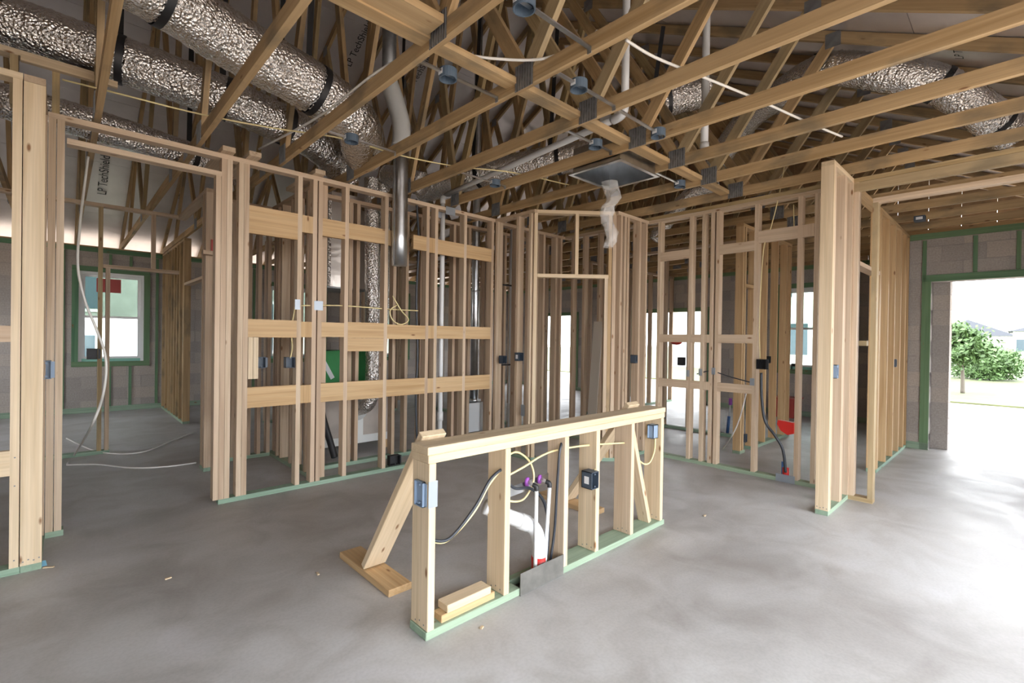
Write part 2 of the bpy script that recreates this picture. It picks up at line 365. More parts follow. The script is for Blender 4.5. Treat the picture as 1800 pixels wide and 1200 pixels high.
# ---- windows
def window(name, axis, c, a0, a1, z0, z1, label, sticker=False):
    root = thing(name, label, 'window', (a0, c, z0) if axis == 'x' else (c, a0, z0), kind='structure')
    def bx(nm, a, b, ca, cb, za, zb, mat, par=root):
        mn, mx = ((a, ca, za), (b, cb, zb)) if axis == 'x' else ((ca, a, za), (cb, b, zb))
        return B(nm, mn, mx, mat, par)
    f = 0.045
    bx('frame', a0, a0+f, c, c+0.08, z0, z1, 'white'); bx('frame', a1-f, a1, c, c+0.08, z0, z1, 'white')
    bx('frame', a0+f, a1-f, c, c+0.08, z0, z0+f, 'white'); bx('frame', a0+f, a1-f, c, c+0.08, z1-f, z1, 'white')
    zm = (z0+z1)/2
    for zl, zh, dc in ((z0+f, zm+0.02, 0.012), (zm-0.02, z1-f, 0.045)):
        s = bx('sash', a0+f, a0+f+0.04, c+dc, c+dc+0.028, zl, zh, 'white')
        bx('rail', a1-f-0.04, a1-f, c+dc, c+dc+0.028, zl, zh, 'white', s)
        bx('rail', a0+f+0.04, a1-f-0.04, c+dc, c+dc+0.028, zl, zl+0.04, 'white', s); bx('rail', a0+f+0.04, a1-f-0.04, c+dc, c+dc+0.028, zh-0.04, zh, 'white', s)
        bx('pane', a0+f+0.04, a1-f-0.04, c+dc+0.011, c+dc+0.016, zl+0.04, zh-0.04, 'glass' if dc < 0.02 else 'glass2', s)
    bx('film_edge', a0+f, a1-f, c-0.004, c, z0+0.0, z0+0.05, 'teal')
    if sticker:
        m = (a0+a1)/2-0.05
        bx('sticker', m-0.16, m+0.17, c+0.040, c+0.044, z1-0.34, z1-0.1, 'redfilm')
window('window_1', 'x', 10.93, 0.21, 1.09, 0.87, 2.41, 'white double hung window with red sticker in the dark end wall', True)
window('window_2', 'y', 10.20, 2.35, 3.25, 0.87, 2.41, 'white double hung window in the far bedroom block wall')
window('window_3', 'x', 10.93, 3.2, 4.1, 0.87, 2.41, 'white window behind the mechanical closet in the end wall')
window('window_4', 'x', 10.93, 5.6, 6.5, 0.87, 2.41, 'white window behind the laundry studs in the end wall')

# ================================================================== STUD WALLS
class Wall:
    """a framed wall along x or y; c is the coordinate of its front face, th its depth"""
    def __init__(s, name, label, axis, c, a0, a1, mat='spf', th=FW, top=TOP):
        s.ax, s.c, s.th, s.mat, s.top = axis, c, th, mat, top
        s.root = thing(name, label, 'stud wall', (a0, c, 0) if axis == 'x' else (c, a0, 0), kind='structure')
    def bx(s, nm, a, b, z0, z1, mat=None, d0=0.0, d1=None, bev=0.0, par=None):
        d1 = s.th if d1 is None else d1
        mn, mx = ((a, s.c+d0, z0), (b, s.c+d1, z1)) if s.ax == 'x' else ((s.c+d0, a, z0), (s.c+d1, b, z1))
        return B(nm, mn, mx, mat or s.mat, par or s.root, bev)
    def sole(s, a, b): return s.bx('sole_plate', a, b, 0, FT, 'pt')
    def plate(s, a, b, z=None, mat=None):
        z = s.top if z is None else z; return s.bx('top_plate', a, b, z-FT, z, mat)
    def stud(s, a, z0=FT, z1=None, mat=None, w=FT, nm='stud'):
        return s.bx(nm, a, a+w, z0, (s.top-FT) if z1 is None else z1, mat)
    def studs(s, lst, **k):
        for a in lst: s.stud(a, **k)
    def block(s, a, b, z0, z1, mat='blk'): return s.bx('blocking', a, b, z0, z1, mat, 0.0, FT)

# kitchen wall with the hall opening
wk = Wall('wall_kitchen', 'long kitchen stud wall with three rows of cabinet blocking', 'x', 4.415, -0.07, 3.84)
wk.sole(0.93, 3.84); wk.sole(-0.07, 0.02); wk.plate(-0.07, 3.84)
KS = [0.93, 0.970, 1.055, 1.095, 1.523, 1.655, 1.705, 1.957, 2.37, 2.862, 2.972, 3.37, 3.785]
for i, a in enumerate(KS): wk.stud(a, mat='spf' if i % 3 else 'tan')
wk.studs([-0.07, -0.028])
wk.bx('header', 0.02, 0.93, 2.635, 2.673); wk.bx('trimmer', 0.892, 0.928, FT, 2.635)
rows = ((2.295, 2.45), (1.355, 1.50), (0.765, 0.93))
for i in range(3, len(KS)-1):
    a, b = KS[i]+FT, KS[i+1]
    if b-a < 0.05: continue
    for r, (z0, z1) in enumerate(rows):
        zz0 = 2.217 if (r == 0 and i == 3) else z0+random.uniform(-0.008, 0.008)
        if r == 0 and i == 8: continue
        wk.block(a, b, zz0, z1+random.uniform(-0.006, 0.006))
wk.block(KS[8]+FT, 2.56, 2.295, 2.45); wk.block(2.70, KS[9], 2.30, 2.45)
wk.block(KS[7]+FT, KS[8], 1.225, 1.352)
wk.bx('jack_stud', 1.137, 1.173, 1.0, 1.352, 'near'); wk.bx('jack_stud', 1.176, 1.214, 1.0, 1.352, 'near')
# second line of studs behind the kitchen wall
w2 = Wall('wall_laundry', 'laundry stud wall standing behind the kitchen wall and its pipes', 'x', 4.88, 1.83, 5.19, 'tan')
w2.sole(1.83, 5.19); w2.plate(1.83, 5.19)
w2.studs([sx(p, 4.88) for p in (612, 625, 690, 712, 738, 757, 795, 806, 822, 858, 885, 900, 960)])
# closet beside the hall
wc = Wall('wall_closet', 'back stud wall of the small closet beside the hall', 'x', 5.85, 1.13, 1.83, 'tan')
wc.sole(1.13, 1.83); wc.plate(1.13, 1.83); wc.studs([1.13, 1.23, 1.34, 1.42, 1.50, 1.60, 1.70, 1.79])
wcs = Wall('wall_closet_side', 'side stud wall between the closet and the mechanical closet', 'y', 1.737, 4.51, 5.85, 'tan')
wcs.sole(4.51, 5.85); wcs.plate(4.51, 5.85); wcs.studs([4.51, 4.78, 5.10, 5.20, 5.50, 5.62])
# hall
wh = Wall('wall_hall_end', 'cross wall framing the doorway to the far window room', 'x', 7.1, -1.2, 1.05, 'tan')
wh.sole(-1.2, 0.41); wh.plate(-1.2, 1.05); wh.studs([-1.1, -0.7, -0.3]); wh.stud(0.30, mat='weather'); wh.stud(0.365, z1=2.10)
wh.bx('header', 0.34, 1.05, 2.10, 2.138); wh.stud(0.78, z0=2.138)
whr = Wall('wall_hall_side', 'right side hall stud wall ending in a doubled post', 'y', 1.04, 5.56, 7.2, 'tan')
whr.sole(5.56, 5.75); whr.plate(5.56, 7.2); whr.studs([5.56, 5.60, 5.70])
whf = Wall('wall_hall_far', 'row of studs leading back to the block wall by the window', 'y', 1.35, 8.70, 10.86, 'syp')
whf.sole(8.70, 10.86); whf.plate(8.70, 10.86); whf.studs([8.70, 8.76, 9.05, 9.30, 9.55, 9.80, 10.1, 10.45, 10.8])
B('header', (1.35, 7.2, 2.10), (1.439, 8.70, 2.138), 'tan', whf.root)
# near left post wall
wl = Wall('wall_near_left', 'near stud wall ending in a broad pale post at the left edge', 'x', 3.87, -2.6, -0.073, 'near')
wl.sole(-2.6, -0.16); wl.plate(-2.6, -0.165); wl.studs([-0.60, -1.0, -1.4, -1.8, -2.2])
wl.stud(-0.205, mat='near')
wl.bx('blocking', -0.56, -0.205, 0.56, 0.70, 'near', 0, FT); wl.bx('blocking', -0.56, -0.205, 1.31, 1.40, 'tan', 0, FW)
wl.bx('post', -0.162, -0.073, FT, 2.78, 'near', 0.0, FT); wl.bx('sole_plate', -0.162, -0.073, 0, FT, 'pt', 0.0, 0.545)
wl.bx('stud', -0.162, -0.073, FT, 2.78, 'weather', 0.042, 0.08); wl.bx('stud', -0.162, -0.073, FT, 2.78, 'tan', 0.50, 0.54)
wl.bx('top_plate', -0.162, -0.073, 2.782, 2.82, 'tan', 0.0, 0.545)
# knee framing above the hall header
kf = thing('knee_frame', 'short raised knee frame standing on the kitchen top plate over the hall', 'frame', (0, 4.45, 2.82))
B('rail', (-1.2, 4.44, 3.14), (0.155, 4.53, 3.178), 'near', kf); B('rail', (-0.2, 4.40, 3.10), (0.28, 4.438, 3.14), 'near', kf)
for a in (-0.25, -0.055): B('cripple', (a, 4.44, 2.821), (a+0.038, 4.53, 3.14), 'weather', kf)
# pantry
A_, B_, C_ = Vector((3.84, 4.415, 0)), Vector((3.86, 3.77, 0)), Vector((4.56, 3.16, 0))
wp = Wall('wall_pantry', 'corner pantry framing with an angled door opening', 'y', 3.84, 3.75, 4.415)
wp.sole(3.75, 4.415); wp.plate(3.75, 4.50); wp.studs([3.80, 4.0, 4.37])
dv = (C_-B_).normalized(); nv = Vector((-dv.y, dv.x, 0))
def ang(nm, s0, s1, z0, z1, mat='near', d0=0.0, d1=FW):
    p = B_ + dv*((s0+s1)/2) + nv*((d0+d1)/2)
    if z1-z0 > abs(s1-s0): return Mb(nm, (p.x, p.y, z0), (p.x, p.y, z1), dv, s1-s0, d1-d0, mat, wp.root)
    a = B_ + dv*s0 + nv*((d0+d1)/2); b = B_ + dv*s1 + nv*((d0+d1)/2); z = (z0+z1)/2
    return Mb(nm, (a.x, a.y, z), (b.x, b.y, z), nv, d1-d0, z1-z0, mat, wp.root)
LL = (C_-B_).length
ang('top_plate', -0.02, LL+0.02, 2.782, 2.82); ang('header', 0.04, LL-0.08, 2.065, 2.105)
ang('trimmer', 0.0, FT, FT, 2.782); ang('trimmer', LL-0.125, LL-0.087, FT, 2.065, 'spf'); ang('king_stud', LL-0.085, LL-0.047, FT, 2.782, 'syp'); ang('king_stud', LL-0.04, LL, FT, 2.782, 'tan')
ang('cripple', LL*0.5, LL*0.5+FT, 2.105, 2.782); ang('sole_plate', -0.02, 0.06, 0, FT, 'pt'); ang('sole_plate', LL-0.13, LL+0.02, 0, FT, 'pt')
wpr = Wall('wall_pantry_front', 'short stud wall joining the angled pantry door to the right wall', 'x', 3.13, 4.56, 5.19)
wpr.sole(4.58, 5.19); wpr.plate(4.55, 5.28); wpr.studs([4.60, 4.68, 4.74, 4.99], mat='tan'); wpr.studs([5.13])
wpb = Wall('wall_pantry_back', 'back stud wall inside the corner pantry', 'x', 4.46, 3.93, 5.19, 'tan')
wpb.sole(3.93, 5.19); wpb.plate(3.93, 5.19); wpb.studs([3.95, 4.25, 4.5, 4.62, 4.75, 5.0, 5.1])
tag(Mb('leaning_sheet', at(1040, 738, 'x', 5.10), at(1052, 565, 'x', 5.17), (0, 1, 0), 0.14, 0.012, 'sheet'), 'pale narrow sheet leaning inside the corner pantry', 'sheet')
# right wall
wr = Wall('wall_bath', 'right hand stud wall with two rows of pale blocking and green sole plate', 'y', 5.19, 1.13, 4.46)
wr.sole(1.13, 4.46); wr.plate(1.13, 4.46); wr.bx('top_plate', 1.13, 4.46, 2.822, 2.86, 'weather')
RS = [2.965, 2.572, 2.425, 2.325, 2.265, 1.869, 1.472, 1.33]
wr.studs(RS); wr.studs([3.2, 3.45, 3.6, 3.85, 4.1, 4.3], mat='tan')
for z0, z1 in ((1.357, 1.447), (0.836, 0.926)):
    for a, b in ((2.61, 2.965), (2.463, 2.572), (2.363, 2.425), (1.907, 2.265)): wr.block(a, b, z0, z1, 'spf')
for a, b in ((2.61, 2.965), (1.907, 2.265)): wr.block(a, b, 2.315, 2.415, 'spf')
for a, b in ((1.51, 1.869), (1.37, 1.472)): wr.block(a, b, 2.385, 2.505, 'spf')
# wing wall at the end of the right wall
ww = Wall('wall_wing', 'short wing wall with a tall pale end post beside the doorway room', 'x', 1.04, 4.437, 5.09, 'near')
ww.sole(4.437, 5.09); ww.plate(4.437, 5.09)
ww.stud(4.437, mat='near'); ww.stud(4.477, mat='spf'); ww.stud(4.78, mat='spf'); ww.stud(4.82, mat='tan'); ww.stud(5.05, mat='spf')
we = Wall('wall_opening', 'cased opening framing with a weathered jamb post and long header', 'y', 5.07, 0.864, 1.04, 'weather')
we.bx('sole_plate', 0.864, 1.04, 0, FT, 'weather'); we.stud(0.864, z1=2.58, mat='weather'); we.stud(1.0, mat='spf')
we.bx('header', -1.3, 0.90, 2.58, 2.62, 'tan'); we.bx('header', -1.3, 1.04, 2.70, 2.78, 'weather', 0.0, FT)
we.bx('top_plate', -1.3, 1.04, 2.782, 2.82, 'weather'); we.studs([-0.4, -1.0], z0=2.62, z1=2.70)
wq = Wall('wall_partition', 'partition of evenly spaced studs running back to the block wall', 'x', 1.05, 6.32, 8.22, 'blk')
wq.sole(6.32, 8.22); wq.plate(5.16, 8.22); wq.studs([6.32, 6.36, 6.80, 7.20, 7.60, 7.95, 8.17])
wq.bx('header', 5.16, 6.32, 2.10, 2.14, 'tan'); wq.bx('blocking', 5.75, 5.83, 1.35, 1.40, 'weather')
# bathroom and bedroom framing beyond
b1 = Wall('wall_bath_back', 'stud wall across the bathroom behind the right wall', 'y', 7.0, 2.70, 4.95, 'tan')
b1.sole(2.70, 4.95); b1.plate(2.70, 4.95); b1.studs([2.70, 3.1, 3.5, 3.9, 4.3, 4.7, 4.9])
b2 = Wall('wall_bath_side', 'bathroom side wall of closely set orange studs', 'x', 2.35, 6.05, 7.85, 'blk')
b2.sole(6.05, 6.2); b2.sole(6.42, 7.85); b2.plate(6.05, 7.85); b2.studs([6.05, 6.12, 6.45, 6.52, 6.85, 7.25, 7.62, 7.80]); b2.bx('header', 6.16, 6.45, 2.05, 2.09)
b3 = Wall('wall_bedroom', 'bedroom partition studs in front of the bright far opening', 'x', 5.45, 7.09, 10.15, 'tan')
b3.sole(7.09, 10.15); b3.plate(7.09, 10.15); b3.studs([7.1, 7.5, 7.9, 8.4, 8.8, 9.2, 9.6, 10.1])
b4 = Wall('wall_laundry_side', 'stud wall running back from the pantry past the laundry', 'y', 5.19, 4.6, 10.8, 'tan')
b4.sole(5.04, 8.0); b4.plate(5.04, 10.8); b4.studs([5.1, 5.5, 5.9, 6.3, 6.7, 7.1, 7.5, 7.9, 9.0, 9.4, 9.8, 10.2])
b5 = Wall('wall_rear_room', 'distant cross wall of studs deep behind the kitchen', 'x', 8.0, 2.3, 7.0, 'tan')
b5.sole(2.3, 4.6); b5.plate(2.3, 7.0); b5.studs([2.3, 2.7, 3.1, 3.5, 3.9, 4.3, 4.56, 5.6, 6.0, 6.4, 6.8])

# ================================================================== ISLAND
isl = thing('kitchen_island_frame', 'waist high island half wall of pale studs on a green sole plate', 'frame', (1.21, 1.82, 0))
IB = 0.003
ID = 0.14
B('sole_plate', (1.206, 1.82, 0), (1.80, 1.96, FT), 'pt', isl, IB); B('sole_plate', (2.12, 1.82, 0), (3.30, 1.96, FT), 'pt', isl, IB)
B('sole_plate', (1.80, 1.915, 0), (2.12, 1.96, FT), 'pt', isl, IB)
for z, l0, l1 in ((0.80, 1.206, 3.28), (0.838, 1.202, 3.29)): B('top_plate', (l0, 1.818, z), (l1, 1.962, z+FT-0.0005), 'near', isl, IB)
for a in (1.212, 1.678, 2.147, 2.450, 2.845, 3.235): B('stud', (a, 1.82, FT), (a+FT, 1.96, 0.80), 'near' if a not in (2.147, 2.845) else 'spf', isl, IB)
Mb('brace', (3.16, 1.90, FT), (2.90, 1.90, 0.80), (0, 1, 0), 0.089, FT, 'near', isl, IB)
for foot in (1.262, 3.02):
    Mb('brace', (foot+0.07, 2.565, 0.055), (foot+0.07, 1.972, 0.905), (1, 0, 0), 0.14, FT, 'near', isl, IB)
    B('foot_board', (foot, 2.26, 0), (foot+0.14, 2.87, FT), 'blk', isl, IB)
tag(B('offcut', (1.30, 1.835, 0.0381), (1.63, 1.90, 0.075), 'blk', None, IB), 'orange toned lumber offcut lying on the island sole plate', 'offcut')
tag(B('offcut', (1.33, 1.83, 0.0755), (1.60, 1.91, 0.113), 'near', None, IB), 'pale lumber offcut stacked on another at the island base', 'offcut')
tag(B('steel_plate', (1.79, 1.812, 0.0), (2.14, 1.8165, 0.12), 'dkplate'), 'dull grey steel plate covering the island sole plate notch', 'plate')
fs = B('slot_dark_patch', (1.80, 1.84, 0.0002), (2.12, 1.91, 0.004), 'black'); tag(fs, 'flat black patch for the dark void and mesh of the island slot', 'slot')  # flat black sheet paints the darkness of the hole and its black mesh
def nails(root, pts, ax):
    for p in pts:
        h = [0.0035, 0.0035, 0.0035]; h['xyz'.index(ax)] = 0.0006
        B('nail_head', [a-b for a, b in zip(p, h)], [a+b for a, b in zip(p, h)], 'dsteel', root)
nails(isl, [(a-0.0004, 1.82+o, 0.06+q) for a in (1.212, 1.678, 2.147, 2.450, 2.845, 3.235) for o, q in ((0.03, 0.0), (0.065, 0.008), (0.10, -0.004))], 'x')
nails(ww.root, [(4.4366, 1.05+0.022*k, 0.055+0.006*(k % 2)) for k in range(4)], 'x')
nails(wl.root, [(-0.15+0.022*k, 3.8696, 0.06+0.008*(k % 2)) for k in range(4)] + [(-0.185, 3.8696, z) for z in (0.08, 0.5, 0.66)], 'y')
# plumbing in the island
dp = thing('drain_pipe', 'white drain pipe rising from the slab inside the island', 'pipe', (1.98, 1.87, 0))
_d = [at(947, 985, 'y', 1.88), at(947, 955, 'y', 1.88), at(941, 932, 'y', 1.885), at(927, 920, 'y', 1.90), at(893, 907, 'y', 1.93), at(852, 890, 'y', 1.99)]
_d[0].z = 0.10
tube('pipe', _d, 0.040, 'pvc', dp, 8, 16)
tube('coupling', [_d[3], _d[3].lerp(_d[4], 0.45)], 0.046, 'pvc', dp, 2, 16)
tube('red_tape', [(_d[0].x, 1.88, 0.0), (_d[0].x, 1.88, 0.13)], 0.043, 'red', dp, 2, 16)
wv = thing('water_valve_set', 'two white water risers with purple collars on a galvanised bracket', 'valve', (1.99, 1.87, 0))
for (tx, ty, bx_, cx, cy) in ((943, 862, 941, 929, 847), (966, 856, 957, 951, 842)):
    tp = at(tx, ty, 'y', 1.845); bt_ = at(bx_, 985, 'y', 1.85); bt_.z = 0.04; cp = at(cx, cy, 'y', 1.935)
    tube('riser', [bt_, bt_.lerp(tp, 0.5), tp], 0.011, 'pvc', wv, 6, 10)
    tube('elbow', [tp, tp+Vector((0, 0.003, 0.022)), tp+Vector((-0.01, 0.02, 0.03))], 0.014, 'black', wv, 4, 10)
    tube('stub', [tp+Vector((-0.008, 0.016, 0.03)), cp], 0.010, 'pvc', wv, 2, 10)
    tube('collar', [cp, cp+Vector((-0.008, 0.014, 0))], 0.026, 'purple', wv, 2, 14)
Mb('bracket', at(893, 866, 'y', 1.95), at(966, 838, 'y', 1.95), (0, 0, 1), 0.055, 0.003, 'galv', wv)

def cable(name, pts, rad, mat, label, cat='cable', root=None, n=8):
    o = tube(name, pts, rad, mat, root, n, 8)
    if root is None: tag(o, label, cat)
    return o
cable('yellow_cable', [(1.25, 1.88, 0.43), (1.35, 1.87, 0.40), (1.50, 1.86, 0.50), (1.60, 1.86, 0.62), (1.69, 1.87, 0.68)], 0.006, 'yellow', 'yellow cable drooping between the first two island studs')
cable('black_cable', [(1.25, 1.87, 0.435), (1.36, 1.865, 0.41), (1.50, 1.85, 0.53), (1.60, 1.85, 0.65), (1.70, 1.86, 0.69)], 0.008, 'blackc', 'black cable drooping between the first two island studs')
cable('yellow_cable', [(1.72, 1.88, 0.63), (1.85, 1.86, 0.67), (2.0, 1.87, 0.705), (2.16, 1.88, 0.715), (2.46, 1.88, 0.70), (2.85, 1.88, 0.66)], 0.006, 'yellow', 'yellow cable strung level through the island studs')
cable('yellow_cable', [(1.72, 1.90, 0.72), (1.85, 1.92, 0.74), (1.97, 1.93, 0.66), (2.0, 1.93, 0.55), (1.92, 1.93, 0.46), (1.80, 1.93, 0.48), (1.73, 1.92, 0.56)], 0.006, 'yellow', 'looped yellow cable hanging behind the water valves')
cable('black_cable', [(1.70, 1.86, 0.64), (1.80, 1.88, 0.56), (1.95, 1.90, 0.52), (2.06, 1.90, 0.42), (2.09, 1.89, 0.25), (2.06, 1.88, 0.04)], 0.009, 'blackc', 'black cable bundle dropping into the island floor slot')
cable('black_cable', [(2.15, 1.85, 0.76), (2.12, 1.84, 0.70), (2.11, 1.845, 0.5), (2.11, 1.86, 0.25), (2.08, 1.87, 0.04)], 0.008, 'blackc', 'black cable running down the front of the third island stud')
cable('yellow_cable', [(2.49, 1.845, 0.70), (2.485, 1.84, 0.64), (2.47, 1.835, 0.60), (2.45, 1.83, 0.55)], 0.006, 'yellow', 'short yellow cable dropping to the island outlet box')
cable('yellow_cable', [(2.87, 1.88, 0.66), (3.05, 1.88, 0.50), (3.15, 1.87, 0.47), (3.21, 1.86, 0.55), (3.22, 1.86, 0.66)], 0.006, 'yellow', 'yellow cable looping up to the end stud of the island')

# ================================================================== ELECTRICAL BOXES
def ebox(p, face, label, mat='darkbox', w=0.06, h=0.095, d=0.07, stick=False, group=None):
    """open box; p centre of its open face, face = direction the opening looks"""
    p = Vector(p); f = Vector(face).normalized(); s = Vector((0, 0, 1)).cross(f).normalized(); u = Vector((0, 0, 1)); t = 0.004
    root = thing('outlet_box', label, 'electrical box', p - f*d/2, group)
    def wl_(nm, c, a, b, e, mt=mat):
        bm = bmesh.new(); bmesh.ops.create_cube(bm, size=1)
        for v in bm.verts: v.co = p + s*(c[0]+v.co.x*a) + u*(c[1]+v.co.y*b) + f*(c[2]+v.co.z*e)
        return mesh_obj(nm, bm, mt, root)
    wl_('back', (0, 0, -d+t/2), w, h, t); wl_('side', (-w/2+t/2, 0, -d/2), t, h, d); wl_('side', (w/2-t/2, 0, -d/2), t, h, d)
    wl_('end_cap', (0, h/2-t/2, -d/2), w, t, d); wl_('end_cap', (0, -h/2+t/2, -d/2), w, t, d)
    for q in (h*0.36, -h*0.36): wl_('screw_tab', (0, q, -0.004), 0.012, 0.01, 0.006)
    wl_('mounting_flange', (w/2+0.008, 0, -0.012), 0.016, h*0.9, 0.003)
    if stick: wl_('sticker', (-w/2-0.0008, 0, -d/2), 0.0012, 0.045, 0.035, 'sticker')
    return root
Xn, Yn = (-1, 0, 0), (0, -1, 0)
ebox((1.196, 1.885, 0.655), Xn, 'pale blue box with bracket set in the end post of the island', 'bluebox', 0.07, 0.115, 0.016)
B('bracket', (1.208, 1.8175, 0.60), (1.256, 1.8195, 0.72), 'gplate', isl)
ebox((2.415, 1.80, 0.50), Yn, 'slate box with white sticker nailed to the middle island stud', 'darkbox', 0.07, 0.105, 0.08, True)
ebox((3.20, 1.895, 0.70), (0, 1, 0), 'pale blue box near the far end of the island', 'bluebox', 0.065, 0.10, 0.05)
def pbox(px, py, ax, v, face, label, **k): return ebox(at(px, py, ax, v), face, label, **k)
pbox(460, 637, 'y', 4.50, Yn, 'slate box on the closet stud left of the wired box', w=0.07)
pbox(511, 637, 'y', 4.44, Yn, 'slate box with loose wires beside the long first kitchen bay', w=0.075)
pbox(818, 630, 'y', 4.97, Yn, 'slate box beside the round metal vent pipe', w=0.05)
pbox(887, 632, 'x', 3.86, Yn, 'slate box on the pantry stud beside the white vent pipe', w=0.06)
pbox(916, 627, 'x', 3.83, Yn, 'slate box with thin wire left of the angled pantry door', w=0.07, stick=True)
pbox(1119, 631, 'y', 3.12, Yn, 'small slate box between the pantry corner studs', w=0.05)
pbox(1203, 635, 'x', 5.2, Yn, 'black box on the first stud of the right wall', mat='black', w=0.06)
pbox(1338, 640, 'x', 5.17, Xn, 'black box packed with red wires on the right wall', mat='black', w=0.09, h=0.10)
pbox(1354, 632, 'y', 2.345, Yn, 'black box seen just behind the red wired box', mat='black', w=0.05)
pbox(1399, 645, 'x', 10.145, Xn, 'black double box below the bedroom window', mat='black', w=0.16, h=0.13)
pbox(1473, 653, 'y', 1.035, Yn, 'pale blue box on the wing wall stud', mat='bluebox', w=0.05, h=0.11)
pbox(1576, 638, 'y', 1.045, Yn, 'slate box on the partition studs near the block wall', w=0.06)
pbox(81, 650, 'y', 4.365, Yn, 'pale blue box tucked behind the left post', mat='bluebox', w=0.05, h=0.12, d=0.049)
pbox(163, 622, 'y', 7.08, Yn, 'black box held against the hall window light', mat='black', w=0.10, h=0.12)
pbox(1312, 770, 'y', 2.345, Yn, 'low slate box on the bathroom stud', w=0.06, h=0.10)
pbox(695, 809, 'y', 4.40, Yn, 'black box lying on the kitchen sole plate', mat='black', w=0.12, h=0.10, d=0.06)
pbox(1165, 733, 'x', 5.19, Xn, 'small dark box on the right wall above the island end', w=0.03, h=0.025, d=0.03)
# nail plates
for i, (px, py, ax, v, w, h) in enumerate([(523, 535, 'y', 4.4135, 0.045, 0.09), (560, 537, 'y', 4.4135, 0.08, 0.085), (1209, 656, 'x', 5.188, 0.04, 0.075), (1231, 654, 'x', 5.188, 0.04, 0.075), (1254, 652, 'x', 5.188, 0.04, 0.075), (1322, 671, 'x', 5.188, 0.045, 0.075), (792, 371, 'y', 4.413, 0.13, 0.09), (770, 375, 'y', 4.52, 0.10, 0.09), (919, 721, 'x', 3.838, 0.06, 0.13), (1380, 843, 'x', 5.187, 0.17, 0.10)]):
    p = at(px, py, ax, v)
    if ax == 'y': o = B('nail_plate', (p.x-w/2, p.y-0.0012, p.z-h/2), (p.x+w/2, p.y, p.z+h/2), 'gplate')
    else: o = B('nail_plate', (p.x-0.0012, p.y-w/2, p.z-h/2), (p.x, p.y+w/2, p.z+h/2), 'gplate')
    tag(o, ['small bright nail plate on the second kitchen stud', 'wide bright nail plate across the doubled kitchen studs', 'nail plate on the leftmost right wall stud', 'nail plate on the second right wall stud', 'nail plate on the third right wall stud', 'nail plate on the right wall stud under the black box', 'large grey plate over the white vent pipe at the top plate', 'grey plate behind the white vent pipe', 'grey plate low on the stud left of the pantry door', 'grey plate on the green sole plate under the red pipe sleeve'][i], 'nail plate')

# ================================================================== TRUSSES
Y0, Y1, YR = -1.45, 11.35, 5.0
def rz(y): return 3.56+0.5*y if y < YR else 6.06-0.5*(y-YR)   # underside of the sheathing
ORD = ['first', 'second', 'third', 'fourth', 'fifth', 'sixth', 'seventh', 'eighth', 'ninth', 'tenth', 'eleventh', 'twelfth', 'thirteenth', 'fourteenth', 'fifteenth', 'sixteenth', 'seventeenth', 'eighteenth', 'nineteenth', 'twentieth', 'twenty-first', 'twenty-second']
TX = [0.175+0.605*k for k in range(-4, 17)]
WEBS = [((2.03, 'b'), (1.22, 't')), ((2.03, 'b'), (3.45, 't')), ((4.35, 'b'), (3.5, 't')), ((4.35, 'b'), (4.97, 't')),
        ((5.65, 'b'), (5.03, 't')), ((5.65, 'b'), (6.5, 't')), ((7.97, 'b'), (6.55, 't')), ((7.97, 'b'), (8.78, 't')), ((9.75, 'b'), (8.85, 't'))]
WHERE = {3: 'out of sight over the left edge', 4: 'rising nearly upright in view over the hall', 5: 'crossing over the large upper flex duct', 6: 'carrying the white cable above the kitchen', 7: 'ending beside the galvanised hood vent', 8: 'passing in front of the lower kitchen light box', 9: 'just left of the square metal boot', 10: 'just right of the square metal boot', 11: 'crossing above the angled pantry door', 12: 'resting on the right stud wall'}
plateM = M['dull']
def gusset(root, x, y, z, w, h):
    B('nail_plate', (x-0.0205, y-w/2, z-h/2), (x-0.0191, y+w/2, z+h/2), 'dsteel', root); 
    bm = bmesh.new(); n = 7
    for k in range(n):
        yy = y-w/2+w*(k+0.5)/n
        bmesh.ops.create_cube(bm, size=1, matrix=Matrix.Translation((x-0.0225, yy, z)) @ Matrix.Diagonal((0.005, w/n*0.4, h*0.98, 1)))
    mesh_obj('tooth_rows', bm, 'dull', root)
for i, x in enumerate(TX):
    if i < 4: lab = 'roof truss over the near left room, %s one beyond the left edge' % ORD[3-i]
    else: lab = '%s roof truss from the left, %s' % (ORD[i-4], WHERE.get(i, 'beyond the right stud wall'))
    t = thing('roof_truss', lab, 'roof truss', (x, 0, CH), 'roof trusses')
    h = FT/2
    for a, b in ((Y0, 4.9), (4.9, Y1)): B('bottom_chord', (x-h, a, CH), (x+h, b, CH+FW), 'syp', t)
    for y in (4.9,): B('splice_plate', (x-h-0.0012, y-0.09, CH+0.008), (x-h-0.0003, y+0.09, CH+FW-0.008), 'dull', t)
    for ya, yb in ((Y0-0.3, YR), (Y1+0.3, YR)):
        Mb('top_chord', (x, ya, rz(ya)-0.055), (x, yb, rz(yb)-0.055), (1, 0, 0), FT, FW, 'syp', t)
    for (pa, ka), (pb, kb) in WEBS:
        Mb('web', (x, pa, CH+0.06), (x, pb, rz(pb)-0.10), (1, 0, 0), FT, FW, 'syp' if random.random() < .6 else 'weather', t)
    for y in (2.03, 4.35, 5.65, 7.97): gusset(t, x, y, CH+0.065, 0.15, 0.15)
    for y in (1.2, 3.48, 6.52, 8.8): B('nail_plate', (x-h-0.0012, y-0.06, rz(y)-0.15), (x-h-0.0003, y+0.06, rz(y)-0.02), 'dull', t)
